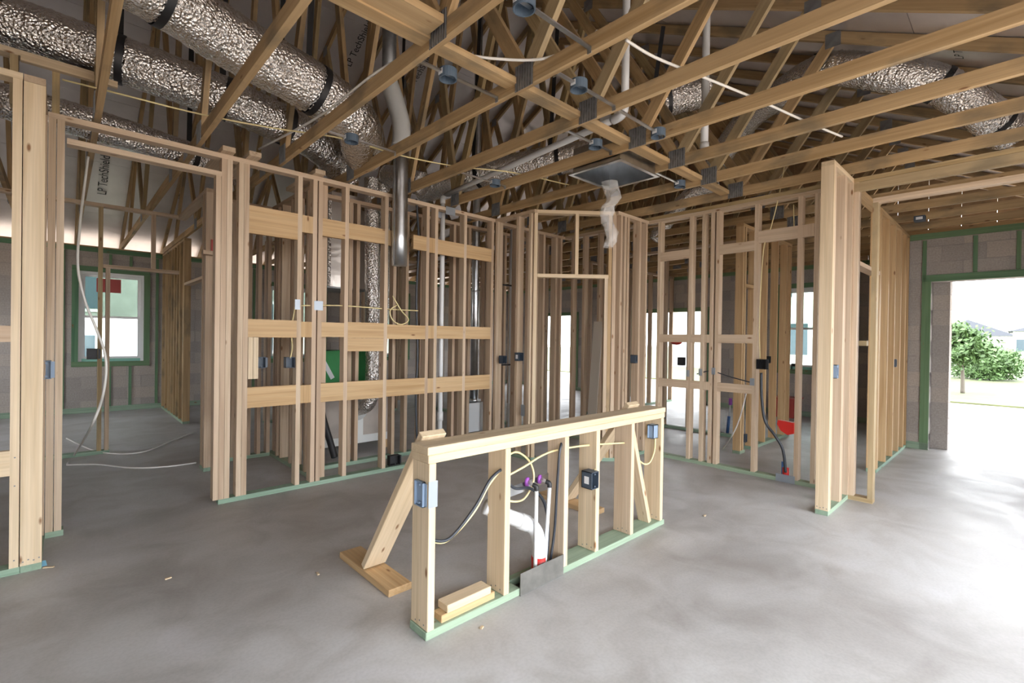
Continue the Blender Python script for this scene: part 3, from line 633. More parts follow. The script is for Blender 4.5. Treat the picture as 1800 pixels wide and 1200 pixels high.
# blocking between the trusses
for i in range(5, 12):
    x0, x1 = TX[i]+0.02, TX[i+1]-0.02
    tag(B('truss_blocking', (x0, 2.09, 2.89), (x1, 2.18, 2.928), 'syp'), 'flat lumber block between the %s and %s trusses above the light boxes' % (ORD[i-4], ORD[i-3]), 'blocking', 'flat blocks between trusses')
tag(B('truss_blocking', (0.82, 1.95, 2.90), (1.345, 2.09, 2.939), 'syp'), 'wide plank crossing the top of view between two trusses', 'blocking')
for k, (px, py) in enumerate([(402, 262), (448, 271), (562, 302)]):
    p = at(px, py, 'z', 2.845)
    tag(B('ceiling_nailer', (p.x-0.045, p.y-0.02, 2.8215), (p.x+0.045, p.y+0.75, 2.8595), 'spf'), ['stub nailer over the hall end of the kitchen plate', 'stub nailer over the first kitchen bay', 'stub nailer over the wide kitchen bay'][k], 'nailer')
# sheathing
rf = thing('roof_sheathing', 'foil faced roof sheathing panels over the trusses', 'roof', (4, YR, 6.06), kind='structure')
SL = math.sqrt(1.25); PW = 1.22; PL = 2.44
for side in (0, 1):
    L = ((YR-Y0)+0.45) if side == 0 else ((Y1-YR)+0.45)
    nr = int(math.ceil(L*SL/2/PW*1.0*1.0/0.5/1.0)) if False else int(math.ceil(L*1.118/PW))
    for r in range(nr):
        for c in range(-1, 6):
            xa = -2.9 + c*PL + (PL/2 if r % 2 else 0); xb = xa+PL-0.004
            if xb < -2.9 or xa > 10.9: continue
            s0, s1 = r*PW, min((r+1)*PW-0.004, L*1.118)
            sg = -1 if side == 0 else 1
            dy, dz = sg*0.8944, -0.4472
            pa = Vector(((xa+xb)/2, YR+dy*s0, 6.06+dz*s0+0.008)); pb = Vector(((xa+xb)/2, YR+dy*s1, 6.06+dz*s1+0.008))
            Mb('panel', pa, pb, (1, 0, 0), xb-xa, 0.012, 'sheath', rf)
for gname, gx, gl in (('wall_gable', 10.42, 'brown boarded gable closing the far end of the attic'), ('wall_gable_near', -2.92, 'brown boarded gable over the near left end')):
    g = thing(gname, gl, 'wall', (gx, YR, 2.83), kind='structure')
    k = -1.7
    while k < 11.5:
        za = 2.83; zb = max(rz(k), rz(k+0.4))+0.03
        if zb > za+0.05: B('board', (gx-0.01, k+0.002, za), (gx+0.01, k+0.398, zb), 'osb', g)
        k += 0.4
for side, yb in ((0, Y0-0.45), (1, Y1+0.45)):
    dl = abs(yb-YR)*1.118; sg = -1 if side == 0 else 1
    q0 = Vector((3.95, YR, 6.06+0.018)); q1 = Vector((3.95, yb, rz(yb)+0.018))
    Mb('seam_light_seal', q0, q1, (1, 0, 0), 14.0, 0.006, 'black', rf)  # unseen dark sheet added above the panels to stop light leaking through seams
def roof_text(px, py, txt, size, rot, side):
    d = ray(px, py)
    # hit the roof underside
    t = (3.548-H)/(d.z-0.5*d.y) if side == 0 else (6.048+2.5-H)/(d.z+0.5*d.y)
    p = CAM + d*t
    cu = bpy.data.curves.new('print', 'FONT'); cu.body = txt; cu.size = size; cu.align_x = 'CENTER'; cu.materials.append(M['ink'])
    nrm = Vector((0, 0.4472, -0.8944)) if side == 0 else Vector((0, -0.4472, -0.8944))
    xa = Vector((1, 0, 0)); ya = nrm.cross(xa)
    xr = xa*math.cos(rot)+ya*math.sin(rot); yr = nrm.cross(xr)
    m = Matrix(((xr.x, yr.x, nrm.x, 0), (xr.y, yr.y, nrm.y, 0), (xr.z, yr.z, nrm.z, 0), (0, 0, 0, 1)))
    link('printed_mark', cu, None, rf, Matrix.Translation(p+nrm*0.003) @ m)
for a in [(190, 310, 'LP TechShield', 0.16, math.pi/2, 1), (322, 332, 'TechShield', 0.13, math.pi/2, 1), (635, 80, 'LP TechShield', 0.13, math.pi/2, 1), (742, 128, 'LP TechShield', 0.13, math.pi/2, 1), (1690, 80, 'LP TechShield', 0.09, math.pi, 0)]: roof_text(*a)
# eave boards along the left wall
ev = thing('eave_board', 'pale lumber board along the top of the window wall', 'board', (0, 10.95, 2.82))
B('board', (-2.6, 10.92, 2.821), (4.0, 10.96, 2.849), 'blk', ev)

# ================================================================== CEILING LIGHT BOXES
def lightbox(x, y, label, i0):
    x0 = TX[i0]+0.019; x1 = TX[i0+1]-0.019
    root = thing('ceiling_light_box', label, 'light box', (x, y, 2.86), 'round ceiling light boxes')
    bm = bmesh.new(); seg = 20
    prof = [(0.0, 0.055), (0.052, 0.055), (0.052, 0.0), (0.046, 0.0), (0.046, 0.045), (0.0, 0.045)]
    rings = [[bm.verts.new((x+r*math.cos(2*math.pi*k/seg), y+r*math.sin(2*math.pi*k/seg), 2.842+z)) for k in range(seg)] for r, z in prof[1:5]]
    for a, b in zip(rings, rings[1:]):
        for k in range(seg): bm.faces.new((a[k], a[(k+1) % seg], b[(k+1) % seg], b[k]))
    bm.faces.new(rings[0]); bm.faces.new(rings[-1][::-1]); bmesh.ops.recalc_face_normals(bm, faces=bm.faces)
    mesh_obj('body', bm, 'canbox', root)
    B('hanger_bar', (x0, y-0.012, 2.868), (x1, y+0.012, 2.876), 'galv', root)
    for xx in (x0, x1): B('bar_foot', (xx-0.002, y-0.013, 2.842), (xx+0.002, y+0.013, 2.876), 'galv', root)
    B('sticker', (x-0.0535, y-0.018, 2.855), (x-0.052, y+0.018, 2.885), 'sticker', root)
for x, y, l, i in [(1.50, 1.55, 'light box at the top of view on a short bar', 6), (1.60, 2.27, 'light box hung under the cross plank over the island', 6), (1.60, 3.52, 'light box in front of the foil duct over the kitchen wall', 6), (2.22, 1.82, 'light box right of the white strung cable', 7),
                   (2.98, 2.27, 'light box near the white horizontal drain pipe', 8), (3.05, 3.52, 'light box near the elbow of the white pipe at the kitchen wall', 8), (3.14, 1.83, 'light box left of the vertical white vent', 8), (4.30, 2.27, 'light box right of the square metal boot', 10)]: lightbox(x, y, l, i)
jb = thing('junction_box', 'black junction box on the chord over the doorway room', 'junction box', (6.7, 0.9, 2.86))
p = at(1617, 383, 'z', 2.83); B('body', (p.x-0.05, p.y-0.05, 2.79), (p.x+0.05, p.y+0.05, 2.85), 'darkbox', jb); B('sticker', (p.x-0.052, p.y-0.03, 2.805), (p.x-0.05, p.y+0.03, 2.835), 'sticker', jb)
# ================================================================== PIPES AND DUCTS
vp = thing('vent_pipe', 'white vent pipe dropping through the kitchen wall and running over the trusses', 'pipe', (3.15, 4.53, 0))
tube('riser', [(3.17, 4.56, 0.05), (3.17, 4.56, 2.92)], 0.027, 'pvc', vp, 4, 14)
tube('coupling', [(3.17, 4.56, 0.42), (3.17, 4.56, 0.52)], 0.035, 'pvc', vp, 2, 14)
tube('primer_band', [(3.17, 4.56, 0.14), (3.17, 4.56, 0.24)], 0.031, 'purple', vp, 2, 14)
tube('elbow', [(3.17, 4.56, 2.90), (3.17, 4.55, 2.96), (3.18, 4.48, 2.985)], 0.033, 'pvc', vp, 6, 14)
tube('run', [(3.17, 4.52, 2.985), (2.985, 2.09, 3.01)], 0.027, 'pvc', vp, 4, 14)
tube('elbow', [(2.99, 2.12, 3.01), (2.975, 2.03, 3.02), (2.965, 2.0, 3.09), (2.965, 2.0, 3.13)], 0.034, 'pvc', vp, 6, 14)
tube('stack', [(2.965, 2.0, 3.10), (2.965, 2.0, 4.54)], 0.028, 'pvc', vp, 4, 14)
v2 = thing('vent_stack', 'tall white vent pipe standing among the trusses on the right', 'pipe', at(1238, 262, 'z', 2.95))
p = at(1238, 262, 'z', 2.95); tube('pipe', [p, (p.x, p.y, rz(p.y)-0.01)], 0.03, 'pvc', v2, 4, 14); tube('collar', [(p.x, p.y, 2.95), (p.x, p.y, 3.0)], 0.036, 'pvc', v2, 2, 14)
v3 = thing('waste_pipe', 'white waste pipe standing behind the pantry corner studs', 'pipe', (4.2, 4.62, 0))
q = at(898, 600, 'y', 4.62); tube('pipe', [(q.x, q.y, 0.0), (q.x, q.y, 2.80)], 0.03, 'pvc', v3, 4, 14); tube('coupling', [(q.x, q.y, 0.28), (q.x, q.y, 0.52)], 0.042, 'pvc', v3, 2, 14)
for z in (1.02, 2.05): B('strap', (q.x-0.22, q.y-0.04, z), (q.x+0.03, q.y-0.032, z+0.02), 'black', v3)
hv = thing('hood_vent', 'galvanised hood vent pipe with white wrapped elbow in front of the kitchen studs', 'vent pipe', (2.49, 4.32, 2.09))
hx = sx(703, 4.32, 400)
tube('pipe', [(hx, 4.32, 2.088), (hx, 4.32, 3.32)], 0.075, 'galv', hv, 4, 24)
tube('wrapped_elbow', [(hx, 4.32, 3.29), (hx, 4.32, 3.50), (hx-0.05, 4.35, 3.72), (hx-0.10, 4.40, 3.92)], 0.09, 'tape', hv, 6, 20)
tube('stack', [(hx-0.10, 4.40, 3.86), (hx-0.10, 4.40, 5.72)], 0.07, 'dull', hv, 4, 20)
B('seam', (hx-0.078, 4.30, 2.09), (hx-0.074, 4.306, 3.28), 'dull', hv)
dv_ = thing('dryer_vent', 'round metal dryer vent rising from a white recessed box', 'vent pipe', (4.1, 5.06, 0.1))
dx = sx(836, 5.08, 600)
tube('pipe', [(dx, 5.10, 0.52), (dx, 5.10, 5.95)], 0.052, 'galv', dv_, 4, 18)
B('box', (sx(812, 5.04), 5.04, 0.11), (sx(852, 5.04), 5.14, 0.50), 'wpanel', dv_, 0.004); B('box_lip', (sx(810, 5.04), 5.13, 0.50), (sx(854, 5.04), 5.15, 0.53), 'wpanel', dv_)
tube('collar', [(dx, 5.10, 0.50), (dx, 5.10, 0.55)], 0.06, 'galv', dv_, 2, 18); tube('band', [(dx, 5.10, 1.99), (dx, 5.10, 2.01)], 0.056, 'galv', dv_, 2, 18)

def duct(name, pts, r, label, straps=(), n=14, coil=0.02):
    root = thing(name, label, 'flex duct', pts[0])
    path = spline(pts, n); bm = bmesh.new()
    # finely ringed, slightly wrinkled skin
    dense = []
    for a, b in zip(path, path[1:]):
        for k in range(3): dense.append(a.lerp(b, k/3))
    dense.append(path[-1])
    tube_bm(dense, (lambda q: lambda t: r*(1+q[int(t*(len(q)-1))]))([random.uniform(-1.3, 1.3)*coil for _ in dense]), 28, 0.012, True, bm)
    mesh_obj('jacket', bm, 'foil', root, True)
    for s in straps:
        i = int(s*(len(path)-1)); i = min(max(i, 1), len(path)-2); c = path[i]; d = (path[i+1]-path[i-1]).normalized()
        bm = tube_bm([c-d*0.022, c+d*0.022], r*1.035, 28, 0, False); mesh_obj('strap_band', bm, 'black', root, True)
        top = rz(c.y)-0.1
        if top > c.z+r*0.5: Mb('strap_tail', (c.x, c.y+r*0.95, c.z), (c.x+0.02, c.y+0.05, top), d, 0.045, 0.003, 'black', root)
    return root
duct('flex_duct', [(-0.6, 3.50, 3.42), (0.26, 3.54, 3.42), (0.81, 3.65, 3.33), (1.35, 3.66, 3.22), (1.75, 3.78, 3.12), (2.05, 4.25, 3.08)], 0.185, 'large silver flex duct at the upper left with two black straps', (0.27, 0.62))
duct('flex_duct', [(-1.2, 4.66, 3.40), (-0.28, 4.56, 3.38), (0.59, 4.46, 3.31), (1.2, 4.40, 3.22), (1.75, 4.55, 3.16), (2.15, 4.85, 3.05)], 0.165, 'long silver flex duct running under the larger one at left', (0.05, 0.33, 0.52, 0.68))
duct('flex_duct', [(-1.0, 5.35, 3.12), (0.0, 5.30, 3.10), (0.74, 5.40, 3.06), (1.35, 5.6, 3.04)], 0.13, 'thin dark flex duct low over the hall', (0.75,))
duct('flex_duct', [dep(1250, 300, 6.2), dep(1310, 215, 5.6), dep(1380, 160, 4.9), dep(1450, 122, 4.5), dep(1545, 128, 4.2), dep(1640, 145, 4.05), dep(1710, 185, 4.0), dep(1775, 235, 4.1)], 0.145, 'silver flex duct sagging through the right hand trusses', (0.42, 0.74, 0.93))
duct('flex_duct', [dep(1160, 178, 5.2), dep(1195, 170, 5.2), dep(1236, 160, 5.25)], 0.17, 'short silver duct drum above the square boot', (0.2,))
duct('flex_duct', [(3.35, 5.3, 3.25), (3.6, 4.6, 3.32), (4.0, 3.75, 3.38), (4.3, 3.25, 3.42)], 0.16, 'silver flex duct behind the white drain run', (0.4, 0.75))
duct('flex_duct', [(2.85, 5.25, 3.3), (2.9, 4.95, 3.2), (3.0, 4.72, 3.12)], 0.13, 'silver flex duct crossing behind the hood vent', (0.5,))
duct('flex_duct', [dep(1150, 420, 7.0), dep(1210, 345, 6.6), dep(1265, 325, 6.4)], 0.10, 'small silver duct above the right wall plate', ())
m1, m2 = at(657, 500, 'y', 5.12), at(685, 500, 'y', 5.12)
duct('flex_duct', [(m1.x, 5.2, 3.2), (m1.x, 5.16, 2.2), (m1.x, 5.12, 1.0), (m1.x-0.02, 5.16, 0.62), (m1.x-0.08, 5.36, 0.52)], 0.085, 'upright silver flex duct bending into the air handler base', ())
duct('flex_duct', [(m2.x, 5.3, 3.2), (m2.x, 5.28, 2.0), (m2.x, 5.36, 1.0), (m2.x, 5.42, 0.80)], 0.08, 'upright silver flex duct half hidden by a kitchen stud', ())
# air handler plenum
ah = thing('air_handler_base', 'grey duct board return box with white taped edges behind the kitchen studs', 'air handler', (2.3, 5.4, 0.1))
ax0, ax1 = 1.93, 3.0
B('cabinet', (ax0, 5.32, 0.12), (ax1, 5.95, 0.78), 'ductboard', ah); B('tape_edge', (ax0-0.003, 5.316, 0.12), (ax1, 5.3195, 0.21), 'tape', ah); B('tape_edge', (sx(622, 5.318), 5.314, 0.21), (sx(640, 5.318), 5.3155, 0.78), 'tape', ah)
for a in (2.0, 2.45, 2.9): B('leg', (a, 5.4, 0), (a+0.09, 5.44, 0.12), 'blk', ah)
tube('mastic_ring', [(m1.x-0.08, 5.31, 0.52), (m1.x-0.08, 5.33, 0.52)], 0.13, 'tape', ah, 2, 18)
B('lid_board', (ax0, 5.33, 0.781), (ax1-0.4, 5.9, 0.80), 'blk', ah)
pl = thing('supply_plenum', 'foil faced supply plenum box hanging in the mechanical closet', 'plenum', (2.3, 5.4, 1.95))
B('body', (sx(577, 5.35, 450), 5.35, 1.93), (sx(648, 5.35, 450), 5.9, 3.0), 'foilbox', pl); B('corner_tape', (sx(577, 5.35, 450)-0.003, 5.346, 1.93), (sx(577, 5.35, 450)+0.03, 5.3495, 3.0), 'foil', pl); B('bottom_flange', (sx(575, 5.35, 450), 5.34, 1.91), (sx(650, 5.35, 450), 5.9, 1.929), 'dull', pl)
gb = thing('green_carton', 'green carton with a white label behind the kitchen blocking', 'carton', (2.3, 5.5, 0.8))
B('carton', (sx(566, 5.45), 5.45, 0.801), (sx(645, 5.45), 5.8, 1.20), 'greenbox', gb, 0.004); Mb('label', (sx(566, 5.44), 5.445, 1.12), (sx(586, 5.44), 5.445, 0.88), (1, 0, 0.3), 0.05, 0.003, 'sticker', gb)
cable('drain_hose', [at(560, 690, 'y', 4.85), at(568, 735, 'y', 4.85), at(580, 775, 'y', 4.85), at(588, 803, 'y', 4.85)], 0.035, 'black', 'thick black insulated line curving down behind the kitchen studs', 'hose')
# supply boot with plastic
bt = thing('supply_boot', 'square galvanised ceiling boot wrapped in clear plastic between trusses', 'duct boot', (3.5, 2.45, 2.85))
x0, x1, y0, y1 = 3.235, 3.765, 2.22, 2.70
for a, b, c, d in ((x0, y0, x1, y0+0.004), (x0, y1-0.004, x1, y1), (x0, y0, x0+0.004, y1), (x1-0.004, y0, x1, y1)): B('side', (a, b, 2.80), (c, d, 3.02), 'galv', bt)
B('top', (x0, y0, 3.02), (x1, y1, 3.024), 'galv', bt)
for a, b, c, d in ((x0-0.03, y0-0.03, x1+0.03, y0), (x0-0.03, y1, x1+0.03, y1+0.03), (x0-0.03, y0, x0, y1), (x1, y0, x1+0.03, y1)): B('flange', (a, b, 2.797), (c, d, 2.803), 'galv', bt)
bm = bmesh.new(); prev = None; base = at(1072, 320, 'z', 2.80)
for k in range(14):
    z = 2.80-0.045*k; w = 0.10*(1-0.03*k); cx = base.x+0.03*math.sin(k*0.7); cy = base.y+0.02*math.cos(k*0.9)
    ring = [bm.verts.new((cx+w*math.cos(j*0.7)*random.uniform(.5, 1), cy+w*math.sin(j*0.7)*random.uniform(.5, 1), z)) for j in range(9)]
    if prev:
        for j in range(9): bm.faces.new((prev[j], prev[(j+1) % 9], ring[(j+1) % 9], ring[j]))
    prev = ring
mesh_obj('plastic_sheet', bm, 'plastic', bt)

# ================================================================== LOOSE CABLES
def pc(name, pts, rad, mat, label, n=8):
    return cable(name, [at(*p) if len(p) == 4 else Vector(p) for p in pts], rad, mat, label, n=n)
pc('white_cable', [(455, 262, 'z', 3.0), (560, 205, 'z', 2.96), (665, 125, 'z', 2.95), (760, 82, 'z', 2.95), (800, 93, 'z', 2.95), (870, 103, 'z', 2.95), (950, 104, 'z', 2.95), (1020, 80, 'z', 2.96), (1050, 55, 'z', 2.96)], 0.008, 'whitec', 'white cable strung across the truss chords at the top')
pc('white_cable', [(1100, 70, 'z', 2.96), (1150, 100, 'z', 2.95), (1230, 133, 'z', 2.95), (1320, 170, 'z', 2.95), (1420, 215, 'z', 2.95), (1480, 240, 'z', 2.95)], 0.008, 'whitec', 'white cable running down to the right between trusses')
pc('yellow_cable', [(110, 140, 'z', 3.02), (210, 165, 'z', 2.97), (350, 200, 'z', 2.96), (480, 225, 'z', 2.96), (600, 243, 'z', 2.96), (700, 272, 'z', 2.96), (800, 292, 'z', 2.96), (900, 303, 'z', 2.96), (1000, 325, 'z', 2.96)], 0.006, 'yellow', 'yellow cable strung along the kitchen wall over the chords')
pc('white_cable', [(155, 275, 'y', 5.2), (148, 330, 'y', 5.2), (140, 400, 'y', 5.0), (137, 470, 'y', 4.9), (150, 530, 'y', 4.9), (170, 580, 'y', 4.9), (186, 630, 'y', 4.9), (182, 690, 'y', 4.9), (160, 750, 'y', 4.9), (130, 800, 'z', 0.02), (118, 815, 'z', 0.012)], 0.009, 'whitec', 'white cable hanging in a loose curve through the hall opening')
pc('white_cable', [(117, 770, 'z', 0.012), (160, 790, 'z', 0.012), (200, 797, 'z', 0.012), (250, 794, 'z', 0.012), (300, 775, 'z', 0.012), (345, 758, 'z', 0.012)], 0.008, 'whitec', 'white cable lying across the hall floor')
pc('white_cable', [(117, 817, 'z', 0.012), (170, 816, 'z', 0.012), (230, 822, 'z', 0.012), (290, 820, 'z', 0.012), (345, 813, 'z', 0.012)], 0.008, 'whitec', 'white cable lying nearer on the hall floor')
pc('black_cable', [(732, 350, 'y', 4.47), (736, 430, 'y', 4.47), (732, 520, 'y', 4.47), (734, 620, 'y', 4.47), (731, 700, 'y', 4.47), (733, 775, 'y', 4.47)], 0.012, 'blackc', 'black cable dropping through the kitchen wall beside the white pipe')
pc('black_cable', [(1338, 655, 'x', 5.16), (1339, 700, 'x', 5.16), (1345, 740, 'x', 5.17), (1362, 765, 'x', 5.17), (1376, 790, 'x', 5.18), (1381, 830, 'x', 5.185)], 0.014, 'blackc', 'thick black cable from the red wired box down to the sleeve')
pc('black_cable', [(1225, 657, 'x', 5.2), (1250, 652, 'x', 5.2), (1280, 661, 'x', 5.2), (1320, 672, 'x', 5.2)], 0.006, 'blackc', 'thin black cable through the right wall nail plates')
pc('yellow_cable', [(1380, 285, 'x', 5.2), (1370, 340, 'x', 5.2), (1355, 400, 'x', 5.2), (1342, 440, 'x', 5.2), (1335, 560, 'x', 5.2), (1336, 630, 'x', 5.2)], 0.005, 'yellow', 'yellow cable falling through the right wall to the red wired box')
pc('yellow_cable', [(1395, 360, 'x', 5.23), (1396, 400, 'x', 5.23), (1399, 415, 'x', 5.23)], 0.005, 'yellow', 'short yellow cable above the bedroom header')
pc('yellow_cable', [(519, 540, 'y', 4.46), (512, 580, 'y', 4.47), (514, 610, 'y', 4.48), (510, 630, 'y', 4.46)], 0.006, 'yellow', 'yellow cable feeding the box beside the first kitchen bay')
pc('yellow_cable', [(522, 537, 'y', 4.46), (600, 537, 'y', 4.46), (680, 543, 'y', 4.46), (735, 546, 'y', 4.46)], 0.006, 'yellow', 'yellow cable threaded level through the kitchen studs')
pc('yellow_cable', [(690, 520, 'y', 4.4), (705, 545, 'y', 4.38), (718, 562, 'y', 4.38), (705, 570, 'y', 4.38), (690, 562, 'y', 4.39), (686, 545, 'y', 4.4), (700, 535, 'y', 4.41)], 0.006, 'yellow', 'coiled yellow cable tail hanging below the hood vent')
pc('white_cable', [(1312, 690, 'y', 2.32), (1300, 735, 'y', 2.31), (1287, 765, 'y', 2.31), (1270, 789, 'z', 0.012)], 0.008, 'whitec', 'white cable trailing to the floor behind the right wall')

# ================================================================== SMALL ITEMS
rc = thing('red_pipe_guard', 'bright red plastic cap fixed to a right wall stud', 'cap', at(1384, 750, 'x', 5.2))
p = at(1384, 750, 'x', 5.2); bm = bmesh.new()
prof = [(-0.075, 0.06), (0.0, 0.055), (0.065, 0.05), (0.065, -0.055), (0.01, -0.075), (-0.05, -0.04), (-0.085, 0.02)]
va = [bm.verts.new((p.x-0.03, p.y-a, p.z+b)) for a, b in prof]; vb = [bm.verts.new((p.x+0.03, p.y-a, p.z+b)) for a, b in prof]
bm.faces.new(va); bm.faces.new(vb[::-1])
for k in range(len(va)): bm.faces.new((va[k], vb[k], vb[(k+1) % len(va)], va[(k+1) % len(va)]))
mesh_obj('cap', bm, 'red', rc)
sl = thing('pipe_sleeve', 'red taped pipe sleeve standing on the right wall sole plate', 'sleeve', at(1381, 835, 'z', 0.04))
p = at(1381, 838, 'x', 5.22); tube('sleeve', [(p.x, p.y, 0.03), (p.x, p.y, 0.14)], 0.03, 'red', sl, 2, 14); tube('blue_pipe', [(p.x+0.01, p.y+0.03, 0.03), (p.x+0.01, p.y+0.03, 0.19)], 0.014, 'bluep', sl, 2, 12)
bk = thing('red_dome', 'red plastic dome hanging in front of the bright far opening', 'dome', at(1189, 600, 'x', 6.94))
p = at(1189, 600, 'x', 6.94); bm = bmesh.new(); bmesh.ops.create_uvsphere(bm, u_segments=18, v_segments=10, radius=0.09, matrix=Matrix.Translation(p)); 
for v in bm.verts: v.co.z = p.z + (v.co.z-p.z)*(0.6 if v.co.z < p.z else 0.35)
mesh_obj('dome', bm, 'red', bk, True)
bu = thing('red_bin', 'dull red plastic bin on the bedroom floor under the window', 'bin', at(1397, 726, 'z', 0))
p = at(1397, 728, 'z', 0)
bm = bmesh.new(); bmesh.ops.create_cone(bm, cap_ends=True, segments=4, radius1=0.22, radius2=0.27, depth=0.36, matrix=Matrix.Translation((p.x-0.45, p.y, 0.181)) @ Matrix.Rotation(math.pi/4, 4, 'Z')); mesh_obj('tub', bm, 'redfilm', bu)
B('rim', (p.x-0.66, p.y-0.21, 0.34), (p.x-0.24, p.y+0.21, 0.362), 'redfilm', bu)
tv = thing('toilet_stub', 'white and blue water stubs rising from the bathroom plate', 'pipe', at(1270, 752, 'z', 0))
p = at(1268, 760, 'z', 0); tube('white_pipe', [(p.x, p.y, 0), (p.x, p.y, 0.34)], 0.045, 'pvc', tv, 2, 14); tube('blue_pipe', [(p.x+0.05, p.y-0.07, 0), (p.x+0.07, p.y-0.08, 0.25)], 0.022, 'bluep', tv, 2, 12); tube('red_valve', [(p.x+0.09, p.y-0.09, 0.42), (p.x+0.09, p.y-0.09, 0.52)], 0.025, 'purple', tv, 2, 12); tube('thin_pipe', [(p.x+0.07, p.y-0.08, 0.25), (p.x+0.09, p.y-0.09, 0.44)], 0.01, 'pvc', tv, 2, 10)
rl = thing('red_level', 'small red tool standing on a block in the hall framing', 'tool', (1.06, 5.6, 2.0))
p = at(373, 432, 'y', 5.55); B('body', (p.x-0.012, 5.53, p.z-0.06), (p.x+0.012, 5.55, p.z+0.06), 'redfilm', rl); B('shelf_block', (p.x-0.09, 5.47, p.z-0.10), (p.x+0.04, 5.56, p.z-0.061), 'tan', rl)
pp = at(52, 997, 'z', 0.002)
tag(Mb('paper_scrap', (pp.x-0.07, pp.y-0.03, 0.012), (pp.x+0.07, pp.y-0.01, 0.012), (0, 1, 0.3), 0.05, 0.002, 'paper'), 'light blue paper scrap at the foot of the left post', 'paper')
for i, (px, py, l) in enumerate([(95, 996, 0.05), (560, 1010, 0.03), (290, 1018, 0.03), (760, 1062, 0.025), (845, 1105, 0.02), (1238, 907, 0.03)]):
    p = at(px, py, 'z', 0.004); a = random.uniform(0, 3)
    tag(Mb('wood_chip', (p.x, p.y, 0.005), (p.x+l*math.cos(a), p.y+l*math.sin(a), 0.006), (0, 0, 1), 0.006, 0.012, 'near'), ['pale wood splinter near the blue paper scrap', 'wood chip left of the island brace foot', 'tiny splinter in the middle of the left floor', 'wood chip in front of the island corner', 'tiny chip on the floor before the island', 'chip on the floor right of the island end'][i], 'wood chip')

# ================================================================== OUTSIDE
gr = B('ground', (-60, -80, -0.42), (140, 90, -0.14), 'dirt', None, 0, 2); gr.data = gr.data.copy(); tag(gr, 'pale sandy ground around the house', 'ground', kind='structure')
lw = B('lawn', (17, -60, -0.139), (138, 60, -0.10), 'grass', None, 0, 2); lw.data = lw.data.copy(); tag(lw, 'bright green lawn beyond the doorway', 'lawn', kind='structure')
def house(name, label, x0, y0, x1, y1, h, roof_h, wins, roofmat='hroof', wallmat='hwall'):
    root = thing(name, label, 'house', ((x0+x1)/2, (y0+y1)/2, -0.14))
    B('wall', (x0, y0, -0.14), (x1, y1, h), wallmat, root)
    bm = bmesh.new(); o = 0.5; zr = h+roof_h; ym = (y0+y1)/2
    v = [bm.verts.new(c) for c in ((x0-o, y0-o, h), (x1+o, y0-o, h), (x1+o, y1+o, h), (x0-o, y1+o, h), (x0+2, ym, zr), (x1-2, ym, zr))]
    for f in ((0, 1, 5, 4), (2, 3, 4, 5), (1, 2, 5), (3, 0, 4), (3, 2, 1, 0)): bm.faces.new([v[i] for i in f])
    mesh_obj('roof', bm, roofmat, root)
    for (wx, wy, wz, ax, ww, wh) in wins:
        f = B('window', (wx-(0.03 if ax == 'y' else ww/2+0.08), wy-(0.03 if ax == 'x' else ww/2+0.08), wz-0.08), (wx+(0.03 if ax == 'y' else ww/2+0.08), wy+(0.03 if ax == 'x' else ww/2+0.08), wz+wh+0.08), 'white', root)
        B('pane', (wx-(0.05 if ax == 'y' else ww/2), wy-(0.05 if ax == 'x' else ww/2), wz), (wx+(0.05 if ax == 'y' else ww/2), wy+(0.05 if ax == 'x' else ww/2), wz+wh), 'hglass', f)
    return root
nh = house('neighbour_house', 'pale house with dark windows and white lower wall seen through the hall window', -9, 15.5, 9, 26, 4.2, 2.5, [(0.42, 15.44, 0.55, 'x', 0.36, 0.75), (0.45, 15.5, 1.95, 'x', 0.40, 0.95), (4.2, 15.5, 0.9, 'x', 0.9, 1.4)], 'hroof', 'nwall')
B('white_panel', (-1.5, 15.47, -0.14), (3.0, 15.5, 1.75), 'hwall', nh); B('utility_door', (1.05, 15.45, 0.3), (1.55, 15.47, 1.45), 'wpanel', nh)
house('distant_house', 'distant pale house with grey roof beyond the lawn', 106, 1.0, 122, 11.5, 2.9, 2.7, [(106, 8, 0.6, 'y', 1.4, 1.4)])
house('side_house', 'white house with a grey window at the right edge beyond the lawn', 86, -12, 98, 0.9, 3.2, 2.2, [(86, 0.1, 0.7, 'y', 1.0, 1.5)])
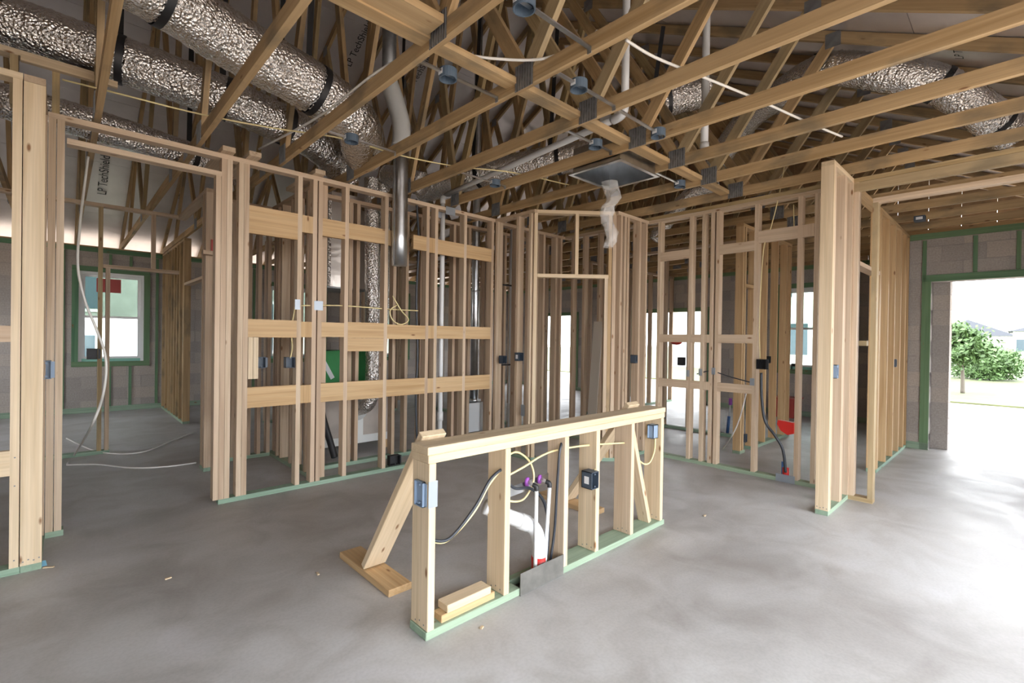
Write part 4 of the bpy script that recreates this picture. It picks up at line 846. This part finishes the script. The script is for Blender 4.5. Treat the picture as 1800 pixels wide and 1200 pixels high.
house('far_house', 'white house with grey shutters behind the bedroom window', 26, 4, 34, 14, 6.0, 2.2, [(26, 6.2, 3.6, 'y', 0.9, 1.5), (26, 8.2, 3.6, 'y', 0.9, 1.5), (26, 7.5, 0.8, 'y', 0.9, 1.5)])
def tree(name, label, cat, base, h, spread, nleaf, trunk=True, zlow=0.35):
    root = thing(name, label, cat, base); b = Vector(base)
    if trunk:
        tube('trunk', [b, b+Vector((0.05, 0.02, h*0.35)), b+Vector((0.0, 0.1, h*0.6))], lambda t: 0.055*(1-t*0.5), 'bark', root, 5, 8)
        for a in range(5): tube('branch', [b+Vector((0.03, 0.03, h*(0.3+0.06*a))), b+Vector((math.cos(a*1.9)*spread*0.5, math.sin(a*1.9)*spread*0.5, h*(0.6+0.06*a)))], 0.018, 'bark', root, 3, 6)
    bm = bmesh.new(); rnd = random.Random(hash(name) % 97 if False else len(label))
    cl = [(Vector((rnd.gauss(0, spread*0.36), rnd.gauss(0, spread*0.36), h*rnd.uniform(zlow, 0.95))), rnd.uniform(0.25, 0.5)*spread) for _ in range(26)]
    for _ in range(nleaf):
        c, r = rnd.choice(cl); tz = c.z/h
        p = b + Vector((c.x*(1.15-0.6*tz), c.y*(1.15-0.6*tz), c.z)) + Vector((rnd.gauss(0, r*.4), rnd.gauss(0, r*.4), rnd.gauss(0, r*.35)))
        if p.z < b.z+0.05: p.z = b.z+0.05+rnd.random()*0.2
        u = Vector((rnd.uniform(-1, 1), rnd.uniform(-1, 1), rnd.uniform(-1, 1))).normalized(); w = u.orthogonal().normalized(); s = rnd.uniform(0.05, 0.10)
        bm.faces.new([bm.verts.new(p+u*s), bm.verts.new(p+w*s*0.5), bm.verts.new(p-u*s), bm.verts.new(p-w*s*0.5)])
    o = mesh_obj('foliage', bm, 'leaf', root); o['kind'] = 'stuff'
    return root
tree('tree', 'young light green tree on the lawn beyond the doorway', 'tree', at(1692, 692, 'z', -0.12), 2.15, 0.95, 3600, True, 0.45)
tree('bush', 'leafy green shrub bed beside the young tree', 'bush', at(1738, 668, 'z', -0.12), 1.15, 1.5, 5000, False, 0.2)
tree('bush', 'small round shrub in front of the distant house', 'bush', at(1778, 640, 'z', -0.1), 1.0, 1.0, 1500, False, 0.2)
